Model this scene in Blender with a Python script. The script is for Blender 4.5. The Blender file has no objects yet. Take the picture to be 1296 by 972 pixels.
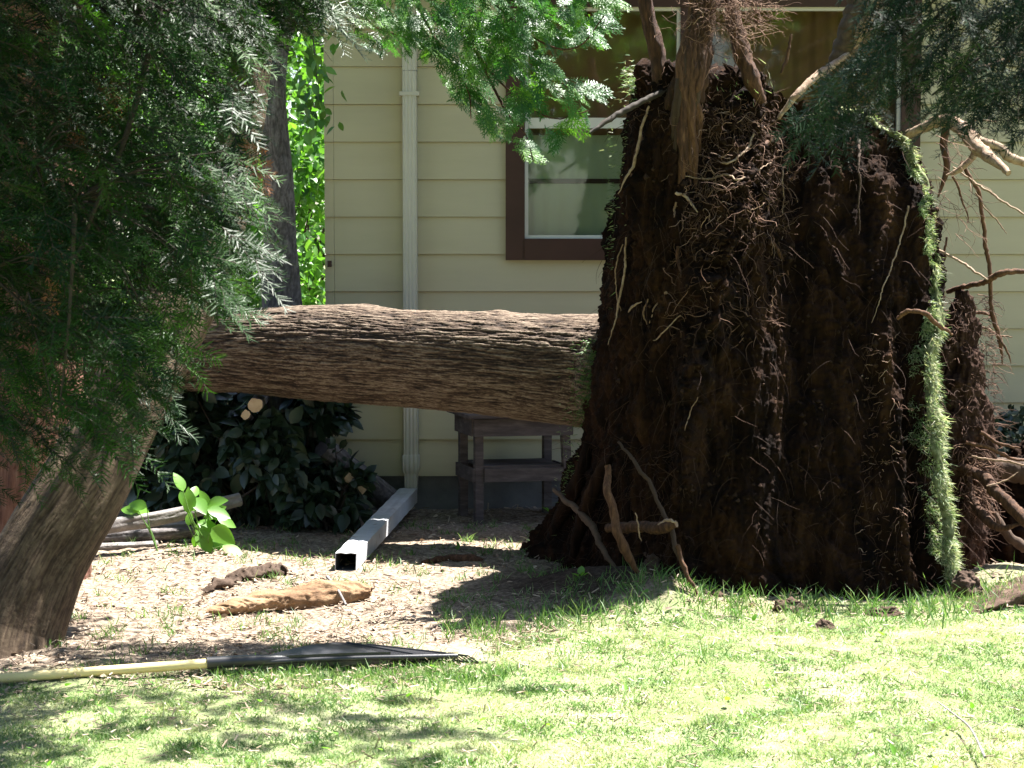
import bpy, math, random
import numpy as np
from mathutils import Vector, Matrix
from mathutils.bvhtree import BVHTree

rng = np.random.default_rng(11)
random.seed(11)
PI = math.pi
SC = bpy.context.scene
COL = SC.collection

# ---------------------------------------------------------------- camera
FPX = 2541.0
PITCH = math.radians(4.23)
CAM = np.array([0.0, 0.0, 1.5])
cd = bpy.data.cameras.new('camera'); cam = bpy.data.objects.new('camera', cd); COL.objects.link(cam)
cam.location = CAM; cam.rotation_euler = (PI / 2 - PITCH, 0, 0)
cd.sensor_width = 36.0; cd.lens = 36.0 * FPX / 1296.0
cd.clip_start = 0.1; cd.clip_end = 600
cd.dof.use_dof = True; cd.dof.focus_distance = 9.2; cd.dof.aperture_fstop = 70.6 / 7.0
SC.camera = cam
# ---------------------------------------------------------------- light
SUNDIR = np.array([0.40, 0.30, 1.0]); SUNDIR /= np.linalg.norm(SUNDIR)
SUN_EL = math.asin(SUNDIR[2]); SUN_AZ = math.atan2(SUNDIR[0], SUNDIR[1])
w = bpy.data.worlds.new('World'); SC.world = w; w.use_nodes = True
nt = w.node_tree
bg = nt.nodes['Background']; sky = nt.nodes.new('ShaderNodeTexSky'); sky.sky_type = 'NISHITA'
sky.sun_disc = False; sky.sun_elevation = SUN_EL; sky.sun_rotation = SUN_AZ
nt.links.new(sky.outputs[0], bg.inputs[0]); bg.inputs[1].default_value = 0.05
sd = bpy.data.lights.new('sun', 'SUN'); sd.energy = 5.0; sd.angle = math.radians(0.5); sd.color = (1.0, 0.965, 0.91)
sun = bpy.data.objects.new('sun', sd); COL.objects.link(sun)
sun.rotation_euler = Vector(SUNDIR).to_track_quat('Z', 'Y').to_euler()
SC.view_settings.view_transform = 'Standard'; SC.view_settings.look = 'None'
SC.view_settings.gamma = 1.0; SC.view_settings.exposure = 2.55
SC.cycles.max_bounces = 8; SC.cycles.transparent_max_bounces = 8

# ---------------------------------------------------------------- pixel helpers (photo pixels -> real points)
_F = np.array([0, math.cos(PITCH), -math.sin(PITCH)]); _U = np.array([0, math.sin(PITCH), math.cos(PITCH)])
def ray(px, py):
    return np.array([1., 0, 0]) * (px - 648) / FPX + _U * (486 - py) / FPX + _F
def P(px, py, Y):
    d = ray(px, py); return CAM + d * (Y / d[1])
def G(px, py, z=0.0):
    d = ray(px, py); return CAM + d * ((z - 1.5) / d[2])

# ---------------------------------------------------------------- noise
def _hash(ix, iy, iz, s):
    h = (ix * 374761393 + iy * 668265263 + iz * 2147483647 + s * 974634777) & 0xffffffff
    h = ((h ^ (h >> 13)) * 1274126177) & 0xffffffff
    h = ((h ^ (h >> 16)) * 2246822519) & 0xffffffff
    return h ^ (h >> 15)
def perlin(p, seed=0):
    p = np.asarray(p, float); i = np.floor(p).astype(np.int64); f = p - i
    u = f * f * f * (f * (f * 6 - 15) + 10)
    out = 0
    for dx in (0, 1):
        for dy in (0, 1):
            for dz in (0, 1):
                h = _hash(i[..., 0] + dx, i[..., 1] + dy, i[..., 2] + dz, seed)
                gx = ((h & 1023) / 511.5 - 1); gy = (((h >> 10) & 1023) / 511.5 - 1); gz = (((h >> 20) & 1023) / 511.5 - 1)
                d = gx * (f[..., 0] - dx) + gy * (f[..., 1] - dy) + gz * (f[..., 2] - dz)
                wgt = (u[..., 0] if dx else 1 - u[..., 0]) * (u[..., 1] if dy else 1 - u[..., 1]) * (u[..., 2] if dz else 1 - u[..., 2])
                out = out + wgt * d
    return out
def fbm(p, oct=4, seed=0, gain=0.5):
    p = np.asarray(p, float); a = 1.0; s = 0
    for k in range(oct):
        s = s + a * perlin(p * 2.03 ** k + 13.7 * k, seed + k); a *= gain
    return s

# ---------------------------------------------------------------- geometry
class Geo:
    def __init__(s): s.V = []; s.Q = []; s.T = []; s.R = []; s.qm = []; s.tm = []; s.n = 0
    def add(s, V, Q=None, T=None, r=0.5, m=0):
        V = np.asarray(V, float).reshape(-1, 3)
        s.V.append(V)
        if Q is not None and len(Q):
            Q = np.asarray(Q, np.int64).reshape(-1, 4); s.Q.append(Q + s.n)
            s.qm.append(np.broadcast_to(np.asarray(m, np.int32), (len(Q),)) if not isinstance(m, tuple) else np.asarray(m[0]))
        if T is not None and len(T):
            T = np.asarray(T, np.int64).reshape(-1, 3); s.T.append(T + s.n)
            s.tm.append(np.broadcast_to(np.asarray(m, np.int32), (len(T),)) if not isinstance(m, tuple) else np.asarray(m[1]))
        s.R.append(np.broadcast_to(np.asarray(r, float), (len(V),)))
        s.n += len(V); return s
    def arrays(s):
        V = np.concatenate(s.V); R = np.concatenate(s.R)
        Q = np.concatenate(s.Q) if s.Q else np.zeros((0, 4), np.int64)
        T = np.concatenate(s.T) if s.T else np.zeros((0, 3), np.int64)
        qm = np.concatenate(s.qm) if s.Q else np.zeros(0, np.int32)
        tm = np.concatenate(s.tm) if s.T else np.zeros(0, np.int32)
        return V, Q, T, R, qm, tm
    def build(s, name, mats, parent=None, smooth=True):
        V, Q, T, R, qm, tm = s.arrays()
        me = bpy.data.meshes.new(name)
        me.vertices.add(len(V)); me.vertices.foreach_set('co', V.astype(np.float32).ravel())
        nl = len(Q) * 4 + len(T) * 3
        me.loops.add(nl); me.loops.foreach_set('vertex_index', np.concatenate([Q.ravel(), T.ravel()]).astype(np.int32))
        me.polygons.add(len(Q) + len(T))
        st = np.concatenate([np.arange(len(Q)) * 4, len(Q) * 4 + np.arange(len(T)) * 3]).astype(np.int32)
        me.polygons.foreach_set('loop_start', st)
        me.polygons.foreach_set('material_index', np.concatenate([qm, tm]).astype(np.int32))
        me.polygons.foreach_set('use_smooth', np.full(len(Q) + len(T), smooth))
        at = me.attributes.new('rnd', 'FLOAT', 'POINT'); at.data.foreach_set('value', R.astype(np.float32))
        me.update(calc_edges=True); me.validate()
        for m in (mats if isinstance(mats, (list, tuple)) else [mats]): me.materials.append(m)
        o = bpy.data.objects.new(name, me); COL.objects.link(o)
        if parent is not None: o.parent = parent
        return o

def tag(o, label=None, cat=None, group=None, kind=None):
    if label: o['label'] = label
    if cat: o['category'] = cat
    if group: o['group'] = group
    if kind: o['kind'] = kind
    return o
def empty(name, label, cat, group=None, loc=(0, 0, 0)):
    o = bpy.data.objects.new(name, None); COL.objects.link(o); o.location = loc
    o.empty_display_size = 0.1
    return tag(o, label, cat, group)
def re_base(root):
    """put the empty at the base of its parts without moving them"""
    pts = []
    for c in root.children: pts += [c.matrix_basis @ Vector(b) for b in c.bound_box]
    if not pts: return
    x = sum(p.x for p in pts) / len(pts); y = sum(p.y for p in pts) / len(pts); z = min(p.z for p in pts)
    root.location = (x, y, z)
    for c in root.children: c.location = c.location - Vector((x, y, z))

def resample(P0, n):
    """Catmull-Rom through points"""
    P0 = np.asarray(P0, float); m = len(P0)
    if m == 2:
        t = np.linspace(0, 1, n)[:, None]; return P0[0] * (1 - t) + P0[1] * t
    A = np.vstack([2 * P0[0] - P0[1], P0, 2 * P0[-1] - P0[-2]])
    t = np.linspace(0, m - 1 - 1e-9, n); i = t.astype(int); f = (t - i)[:, None]
    a, b, c, d = A[i], A[i + 1], A[i + 2], A[i + 3]
    return 0.5 * (2 * b + (c - a) * f + (2 * a - 5 * b + 4 * c - d) * f ** 2 + (3 * b - a - 3 * c + d) * f ** 3)

def frames(pts):
    T = np.gradient(pts, axis=0); T /= np.linalg.norm(T, axis=1)[:, None] + 1e-12
    ref = np.array([0, 0, 1.0]) if abs(T[0, 2]) < 0.8 else np.array([0, 1.0, 0])
    N = np.zeros_like(T); n = np.cross(T[0], ref)
    for k in range(len(T)):
        n = n - T[k] * np.dot(n, T[k]); n = n / (np.linalg.norm(n) + 1e-12); N[k] = n
    return T, N, np.cross(T, N)

def tube(geo, pts, rad, sides=6, r=0.5, m=0, cap=True, capm=None, endr=None):
    pts = np.asarray(pts, float); n = len(pts); rad = np.broadcast_to(np.asarray(rad, float), (n,))
    T, N, B = frames(pts)
    a = np.arange(sides) * 2 * PI / sides
    V = pts[:, None, :] + rad[:, None, None] * (np.cos(a)[None, :, None] * N[:, None, :] + np.sin(a)[None, :, None] * B[:, None, :])
    V = V.reshape(-1, 3)
    i = np.arange(n - 1)[:, None] * sides; j = np.arange(sides)[None, :]; j2 = (j + 1) % sides
    Q = np.stack([i + j, i + sides + j, i + sides + j2, i + j2], -1).reshape(-1, 4)
    geo.add(V, Q, r=r, m=m)
    if cap:
        cm = m if capm is None else capm
        e = np.arange(sides)
        for k, c, fl in ((0, pts[0], 0), (n - 1, pts[-1], 1)):
            ring = V[k * sides:(k + 1) * sides]
            VV = np.vstack([ring, c]); Tt = np.stack([e, (e + 1) % sides, np.full(sides, sides)], -1)
            if fl: Tt = Tt[:, ::-1]
            geo.add(VV, T=Tt, r=r if endr is None else endr, m=cm)

def box(geo, x0, x1, y0, y1, z0, z1, r=0.5, m=0, M=None):
    V = np.array([[x, y, z] for x in (x0, x1) for y in (y0, y1) for z in (z0, z1)], float)
    if M is not None: V = V @ np.asarray(M[0]).T + np.asarray(M[1])
    Q = [[0, 1, 3, 2], [4, 6, 7, 5], [0, 4, 5, 1], [2, 3, 7, 6], [0, 2, 6, 4], [1, 5, 7, 3]]
    geo.add(V, Q, r=r, m=m)

def inst(geo, tmpl, pos, d, up, scale, rnd, m=None):
    """place many copies of a template: +Y along d, +Z near up"""
    V, Q, T, R, qm, tm = tmpl
    pos = np.asarray(pos, float); k = len(pos)
    if k == 0: return
    d = d / (np.linalg.norm(d, axis=1)[:, None] + 1e-9)
    x = np.cross(d, up); x /= np.linalg.norm(x, axis=1)[:, None] + 1e-9
    z = np.cross(x, d)
    M = np.stack([x, d, z], 2) * np.asarray(scale).reshape(-1, 1, 1)
    W = np.einsum('kij,nj->kni', M, V) + pos[:, None, :]
    off = (np.arange(k) * len(V))[:, None, None]
    QQ = (Q[None] + off).reshape(-1, 4) if len(Q) else None
    TT = (T[None] + off).reshape(-1, 3) if len(T) else None
    r = (np.asarray(rnd)[:, None] * 0.75 + R[None, :] * 0.25).ravel()
    geo.add(W.reshape(-1, 3), QQ, TT, r=r, m=(np.tile(qm, k), np.tile(tm, k)))

# ---------------------------------------------------------------- materials
def newmat(name):
    m = bpy.data.materials.new(name); m.use_nodes = True; t = m.node_tree
    for n in list(t.nodes): t.nodes.remove(n)
    out = t.nodes.new('ShaderNodeOutputMaterial'); return m, t, out
def N(t, typ, **k):
    n = t.nodes.new(typ)
    for a, b in k.items(): setattr(n, a, b)
    return n
def ramp(t, fac, stops, interp='LINEAR'):
    r = N(t, 'ShaderNodeValToRGB'); r.color_ramp.interpolation = interp
    els = r.color_ramp.elements
    while len(els) > 1: els.remove(els[-1])
    els[0].position = stops[0][0]; els[0].color = (*stops[0][1], 1)
    for p_, c in stops[1:]:
        e = els.new(p_); e.color = (*c, 1)
    t.links.new(fac, r.inputs[0]); return r.outputs[0]
def noise(t, scale, detail=6, rough=0.6, stretch=None, distort=0.0):
    tc = N(t, 'ShaderNodeTexCoord'); n = N(t, 'ShaderNodeTexNoise')
    n.inputs['Scale'].default_value = scale; n.inputs['Detail'].default_value = detail
    n.inputs['Roughness'].default_value = rough; n.inputs['Distortion'].default_value = distort
    if stretch:
        mp = N(t, 'ShaderNodeMapping'); mp.inputs['Scale'].default_value = stretch
        t.links.new(tc.outputs['Object'], mp.inputs[0]); t.links.new(mp.outputs[0], n.inputs[0])
    else: t.links.new(tc.outputs['Object'], n.inputs[0])
    return n.outputs['Fac']
def surf(name, stops, scale=8, detail=8, rough=0.85, stretch=None, bump=0.3, bdist=0.01, spec=0.3, nrough=0.6, attr=0.0, metallic=0.0,
         spots=None):
    """mottled solid surface; attr blends the per-piece random value into the colour lookup"""
    m, t, out = newmat(name); b = N(t, 'ShaderNodeBsdfPrincipled')
    f = noise(t, scale, detail, nrough, stretch)
    if attr:
        a = N(t, 'ShaderNodeAttribute', attribute_name='rnd'); mx = N(t, 'ShaderNodeMix')
        mx.inputs[0].default_value = attr
        t.links.new(f, mx.inputs[2]); t.links.new(a.outputs['Fac'], mx.inputs[3]); src = mx.outputs[0]
    else: src = f
    c = ramp(t, src, stops)
    if spots:
        sc_, thr, colr = spots
        g = noise(t, sc_, 5, 0.65); g2 = ramp(t, g, [(thr, (0, 0, 0)), (thr + 0.08, (1, 1, 1))])
        mx2 = N(t, 'ShaderNodeMix', data_type='RGBA'); t.links.new(g2, mx2.inputs[0]); t.links.new(c, mx2.inputs[6])
        mx2.inputs[7].default_value = (*colr, 1); c = mx2.outputs[2]
    t.links.new(c, b.inputs['Base Color'])
    b.inputs['Roughness'].default_value = rough; b.inputs['Metallic'].default_value = metallic
    b.inputs['Specular IOR Level'].default_value = spec
    if bump:
        bp = N(t, 'ShaderNodeBump'); bp.inputs['Strength'].default_value = bump; bp.inputs['Distance'].default_value = bdist
        g = noise(t, scale * 3, 8, 0.7, stretch); t.links.new(g, bp.inputs['Height']); t.links.new(bp.outputs[0], b.inputs['Normal'])
    t.links.new(b.outputs[0], out.inputs[0]); return m
def leafmat(name, stops, rough=0.45, trans=0.35, tcol=(1.3, 1.4, 0.5), spec=0.5):
    m, t, out = newmat(name); b = N(t, 'ShaderNodeBsdfPrincipled')
    a = N(t, 'ShaderNodeAttribute', attribute_name='rnd')
    c = ramp(t, a.outputs['Fac'], stops)
    t.links.new(c, b.inputs['Base Color']); b.inputs['Roughness'].default_value = rough
    b.inputs['Specular IOR Level'].default_value = spec
    tr = N(t, 'ShaderNodeBsdfTranslucent')
    mu = N(t, 'ShaderNodeMix', data_type='RGBA', blend_type='MULTIPLY'); mu.inputs[0].default_value = 1.0
    t.links.new(c, mu.inputs[6]); mu.inputs[7].default_value = (*tcol, 1); t.links.new(mu.outputs[2], tr.inputs[0])
    mx = N(t, 'ShaderNodeMixShader'); mx.inputs[0].default_value = trans
    t.links.new(b.outputs[0], mx.inputs[1]); t.links.new(tr.outputs[0], mx.inputs[2]); t.links.new(mx.outputs[0], out.inputs[0])
    return m

M = {}
M['needle'] = leafmat('fir_needles', [(0.0, (.005, .016, .006)), (.5, (.014, .042, .009)), (.85, (.04, .105, .014)), (1, (.10, .18, .02))], rough=.45, trans=.32, spec=.17)
M['needle_dark'] = leafmat('dark_needles', [(0.0, (.006, .015, .008)), (.6, (.012, .03, .014)), (1, (.03, .055, .02))], rough=.55, trans=.08, spec=.08)
M['thuja'] = leafmat('cedar_scales', [(0.0, (.02, .075, .022)), (.5, (.045, .145, .03)), (1, (.13, .27, .035))], rough=.42, trans=.48, spec=.45)
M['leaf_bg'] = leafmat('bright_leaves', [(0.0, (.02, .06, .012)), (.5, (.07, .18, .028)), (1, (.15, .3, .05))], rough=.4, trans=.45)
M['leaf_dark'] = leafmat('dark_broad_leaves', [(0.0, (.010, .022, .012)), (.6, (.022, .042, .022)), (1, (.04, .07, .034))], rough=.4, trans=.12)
M['leaf_sprout'] = leafmat('sprout_leaves', [(0.0, (.09, .22, .03)), (1, (.16, .34, .05))], rough=.4, trans=.5)
M['grass'] = leafmat('grass_blades', [(0.0, (.045, .12, .022)), (.35, (.115, .225, .055)), (.6, (.215, .30, .115)), (.85, (.35, .37, .215)), (1, (.46, .43, .30))], rough=.5, trans=.38, tcol=(1.1, 1.12, .7))
M['sodgrass'] = leafmat('sod_grass', [(0.0, (.05, .12, .03)), (.4, (.13, .22, .08)), (.7, (.3, .36, .2)), (1, (.55, .53, .38))], rough=.5, trans=.4, tcol=(1.1, 1.15, .7))
M['litter'] = leafmat('dry_litter', [(0.0, (.07, .05, .038)), (.35, (.18, .13, .10)), (.7, (.34, .26, .19)), (.9, (.46, .38, .29)), (1, (.58, .51, .42))], rough=.8, trans=.08, tcol=(1, .9, .7), spec=.2)
M['bark'] = surf('furrowed_bark', [(0.25, (.011, .0063, .004)), (.45, (.038, .0225, .0138)), (.62, (.080, .052, .034)), (.85, (.18, .138, .10))], scale=14, stretch=(1, 3.5, 3.5), bump=.7, bdist=.006, attr=.7)
M['bark_lean'] = surf('leaning_bark', [(0.2, (.022, .013, .008)), (.5, (.066, .043, .026)), (.85, (.16, .115, .072))], scale=16, stretch=(2, 2, 2), bump=.5, bdist=.005, attr=.35)
M['bark_red'] = surf('stringy_red_bark', [(0.2, (.07, .03, .022)), (.5, (.17, .08, .055)), (.8, (.28, .16, .12))], scale=22, stretch=(3, 3, .35), bump=.8, bdist=.01)
M['bark_grey'] = surf('smooth_grey_bark', [(0.25, (.035, .03, .03)), (.5, (.085, .075, .073)), (.75, (.19, .17, .165))], scale=14, stretch=(1, 1, .6), bump=.6, attr=.35)
M['twig'] = surf('twig_bark', [(0.3, (.018, .014, .011)), (.7, (.05, .038, .03))], scale=30, bump=0)
M['soil'] = surf('torn_soil', [(0.25, (.003, .0016, .001)), (.43, (.007, .0033, .0019)), (.57, (.020, .0092, .0046)), (.74, (.050, .025, .012))], scale=6, stretch=(2.0, 2.0, .45), bump=.9, bdist=.02, spec=.1, rough=.95)
M['soil_clod'] = surf('loose_clod', [(0.25, (.03, .02, .014)), (.6, (.09, .06, .045)), (.85, (.18, .13, .1))], scale=18, bump=.9, bdist=.01, spec=.1, rough=.95)
M['crumb'] = surf('soil_crumb', [(0.25, (.01, .006, .004)), (.6, (.035, .02, .013)), (.85, (.08, .05, .035))], scale=18, bump=.5, spec=.1, rough=.95)
M['root'] = surf('root_bark', [(0.3, (.014, .006, .0035)), (.45, (.05, .022, .011)), (.6, (.105, .050, .025)), (.8, (.21, .115, .062))], scale=42, stretch=(2, 2, .4), bump=.9, bdist=.006, attr=.3)
M['root_pale'] = surf('bare_root_wood', [(0.2, (.06, .035, .02)), (.45, (.19, .12, .075)), (.8, (.44, .34, .25))], scale=45, bump=.5, attr=.35)
M['root_dark'] = surf('dirty_root', [(0.2, (.02, .012, .008)), (.6, (.06, .036, .022)), (1, (.14, .09, .06))], scale=25, bump=.4, attr=.6)
M['fine'] = surf('fine_rootlets', [(0.0, (.014, .007, .004)), (.5, (.07, .036, .023)), (.8, (.22, .13, .09)), (1, (.48, .35, .27))], scale=20, bump=0, attr=.8, spec=.2)
M['cutwood'] = surf('cut_wood', [(0.2, (.32, .22, .13)), (.8, (.52, .4, .27))], scale=20, bump=.2)
M['grey_log'] = surf('weathered_log', [(0.25, (.10, .09, .085)), (.6, (.22, .2, .19)), (.9, (.36, .33, .3))], scale=15, stretch=(1, 1, 1), bump=.5)
M['rotten'] = surf('rotten_wood', [(0.3, (.05, .028, .015)), (.45, (.16, .09, .045)), (.6, (.28, .18, .10)), (.8, (.42, .32, .22))], scale=9, stretch=(.6, 2, 3), bump=.7, attr=.3)
M['siding'] = surf('cream_siding', [(0.3, (.43, .385, .25)), (.7, (.475, .43, .28))], scale=3, stretch=(.4, 1, 3), bump=.04, rough=.55, spots=(7, .70, (.34, .31, .22)))
M['foundation'] = surf('grey_foundation', [(0.3, (.10, .10, .10)), (.7, (.17, .17, .165))], scale=6, bump=.3)
M['spout'] = surf('cream_painted_metal', [(0.3, (.46, .44, .36)), (.7, (.51, .49, .40))], scale=4, bump=.02, rough=.4)
M['spout_grey'] = surf('weathered_aluminium', [(0.3, (.34, .35, .37)), (.7, (.50, .52, .54))], scale=8, bump=.15, rough=.45, spec=.5, spots=(14, .60, (.22, .19, .16)))
M['spout_in'] = surf('spout_inside', [(0.3, (.03, .03, .03)), (.7, (.06, .06, .06))], scale=8, bump=0)
M['frame'] = surf('brown_painted_trim', [(0.3, (.040, .0175, .012)), (.7, (.058, .025, .018))], scale=6, stretch=(1, 1, 1), bump=.05, rough=.5)
M['sash'] = surf('white_sash', [(0.3, (.55, .53, .45)), (.7, (.62, .6, .52))], scale=6, bump=.02, rough=.5)
M['curtain'] = surf('sheer_curtain', [(0.3, (.62, .65, .48)), (.7, (.72, .75, .56))], scale=2, bump=.05, rough=.9)
M['shade'] = surf('brown_shade', [(0.3, (.36, .17, .08)), (.7, (.46, .23, .11))], scale=2, bump=.05, rough=.9)
M['roof'] = surf('roof_shingle', [(0.3, (.05, .045, .04)), (.7, (.10, .09, .08))], scale=12, bump=.3)
M['room'] = surf('room_wall', [(0.3, (.2, .18, .15)), (.7, (.25, .22, .18))], scale=2, bump=0)
M['table'] = surf('weathered_table_wood', [(0.25, (.045, .036, .038)), (.5, (.09, .073, .073)), (.8, (.18, .15, .145))], scale=14, stretch=(.5, 1, 3), bump=.3)
M['yellow'] = surf('yellow_handle', [(0.3, (.66, .54, .24)), (.7, (.76, .64, .32))], scale=8, bump=.05, rough=.45)
M['blackplastic'] = surf('black_plastic', [(0.3, (.018, .018, .02)), (.7, (.03, .03, .034))], scale=8, bump=.05, rough=.3, spec=.6)

def glassmat():
    m, t, out = newmat('window_glass')
    g = N(t, 'ShaderNodeBsdfGlossy'); g.inputs['Roughness'].default_value = 0.03; g.inputs['Color'].default_value = (1, 1, 1, 1)
    tr = N(t, 'ShaderNodeBsdfTransparent'); tr.inputs[0].default_value = (.82, .86, .82, 1)
    fr = N(t, 'ShaderNodeFresnel'); fr.inputs[0].default_value = 1.55
    ma = N(t, 'ShaderNodeMath', operation='MULTIPLY'); ma.inputs[1].default_value = .9
    t.links.new(fr.outputs[0], ma.inputs[0])
    mx = N(t, 'ShaderNodeMixShader'); t.links.new(ma.outputs[0], mx.inputs[0])
    t.links.new(tr.outputs[0], mx.inputs[1]); t.links.new(g.outputs[0], mx.inputs[2]); t.links.new(mx.outputs[0], out.inputs[0]); return m
M['glass'] = glassmat()

# ---------------------------------------------------------------- ground
BX = [-9, -1.8, -.9, -.35, -.05, .3, .6, 2.0, 9]; BY = [6.5, 6.6, 6.75, 6.85, 7.25, 7.8, 8.05, 8.3, 8.3]
def lawn_edge(x): return np.interp(x, BX, BY)
def gz(x, y):
    x = np.asarray(x, float); y = np.asarray(y, float)
    p = np.stack([x, y, 0 * x], -1)
    near = np.clip((14 - y) / 3, 0, 1)
    h = (fbm(p * .8, 3, 5) * .04 + fbm(p * 5, 3, 9) * .012) * near
    h = h + .10 * np.exp(-(((x - .42) / .36) ** 2 + ((y - 8.35) / .38) ** 2))       # spoil heap left of the plate
    h = h + .07 * np.exp(-(((x - .62) / .14) ** 2 + ((y - 8.02) / .16) ** 2))
    h = h + .10 * np.exp(-(((x - 2.12) / .22) ** 2 + ((y - 8.5) / .22) ** 2))
    h = h - .12 * np.exp(-(((x - 1.9) / .5) ** 2 + ((y - 9.5) / .45) ** 2))
    return h
def ground():
    def ax(lo, hi, n, c0, c1, m):
        fine = np.linspace(c0, c1, m); k = (np.linspace(0, 1, n) ** 2.6)[1:]
        return np.concatenate([(c0 - (c0 - lo) * k)[::-1], fine, c1 + (hi - c1) * k])
    xs = ax(-150, 150, 40, -3.2, 3.2, 420); ys = ax(-60, 240, 44, 4.6, 11.6, 460)
    X, Y = np.meshgrid(xs, ys); Z = gz(X, Y)
    lit = np.clip((Y - lawn_edge(X)) * 3, 0, 1)
    Z = Z + lit * fbm(np.stack([X, Y, X * 0], -1) * 22, 3, 31) * .010 * (Y < 11.5)
    V = np.stack([X, Y, Z], -1).reshape(-1, 3); nx, ny = len(xs), len(ys)
    i = (np.arange(ny - 1)[:, None] * nx + np.arange(nx - 1)[None, :]).ravel()
    Q = np.stack([i, i + 1, i + nx + 1, i + nx], -1)
    # rnd stores how far the surface is dirt (1) or lawn (0)
    e = np.clip(.5 + (Y - lawn_edge(X)) * 1.6 + fbm(np.stack([X, Y, X * 0], -1) * 3, 3, 3) * .7, 0, 1)
    e = np.where(Y > 12.0, np.clip(1 - (Y - 12) / 2, .0, 1), e)
    so = np.exp(-(((X - .35) / .50) ** 2 + ((Y - 8.45) / .55) ** 2) ** 1.5) * 1.5 + np.exp(-(((X - 1.9) / .8) ** 2 + ((Y - 9.4) / .7) ** 2)) * 1.3  # bare soil; left patch also paints the plate's shadow darker
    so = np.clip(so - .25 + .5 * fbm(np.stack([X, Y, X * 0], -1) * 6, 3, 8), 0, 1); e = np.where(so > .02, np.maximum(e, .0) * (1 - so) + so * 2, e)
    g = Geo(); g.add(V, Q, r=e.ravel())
    m, t, out = newmat('ground_cover'); b = N(t, 'ShaderNodeBsdfPrincipled')
    a = N(t, 'ShaderNodeAttribute', attribute_name='rnd')
    n1 = noise(t, 2.2, 8, .7); n2 = noise(t, 45, 4, .7)
    lawn = ramp(t, n1, [(.3, (.09, .13, .045)), (.5, (.165, .195, .09)), (.7, (.29, .275, .175))])
    dirt = ramp(t, n2, [(.3, (.06, .043, .034)), (.5, (.18, .14, .105)), (.72, (.35, .29, .225))])
    mx = N(t, 'ShaderNodeMix', data_type='RGBA'); t.links.new(a.outputs['Fac'], mx.inputs[0])
    t.links.new(lawn, mx.inputs[6]); t.links.new(dirt, mx.inputs[7])
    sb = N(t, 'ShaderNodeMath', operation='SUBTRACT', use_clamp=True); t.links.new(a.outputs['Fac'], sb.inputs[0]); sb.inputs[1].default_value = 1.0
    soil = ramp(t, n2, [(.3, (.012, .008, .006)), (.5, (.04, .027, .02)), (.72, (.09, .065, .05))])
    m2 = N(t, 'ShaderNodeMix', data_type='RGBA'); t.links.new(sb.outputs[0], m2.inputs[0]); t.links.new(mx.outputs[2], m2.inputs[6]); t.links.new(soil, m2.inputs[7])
    t.links.new(m2.outputs[2], b.inputs['Base Color'])
    b.inputs['Roughness'].default_value = .95; b.inputs['Specular IOR Level'].default_value = .1
    bp = N(t, 'ShaderNodeBump'); bp.inputs['Strength'].default_value = .8; bp.inputs['Distance'].default_value = .012
    t.links.new(n2, bp.inputs['Height']); t.links.new(bp.outputs[0], b.inputs['Normal'])
    t.links.new(b.outputs[0], out.inputs[0])
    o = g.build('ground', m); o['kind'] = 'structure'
    o['label'] = 'yard ground, pale mown lawn in front and leaf-strewn dirt behind'
    return o
ground()

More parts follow.
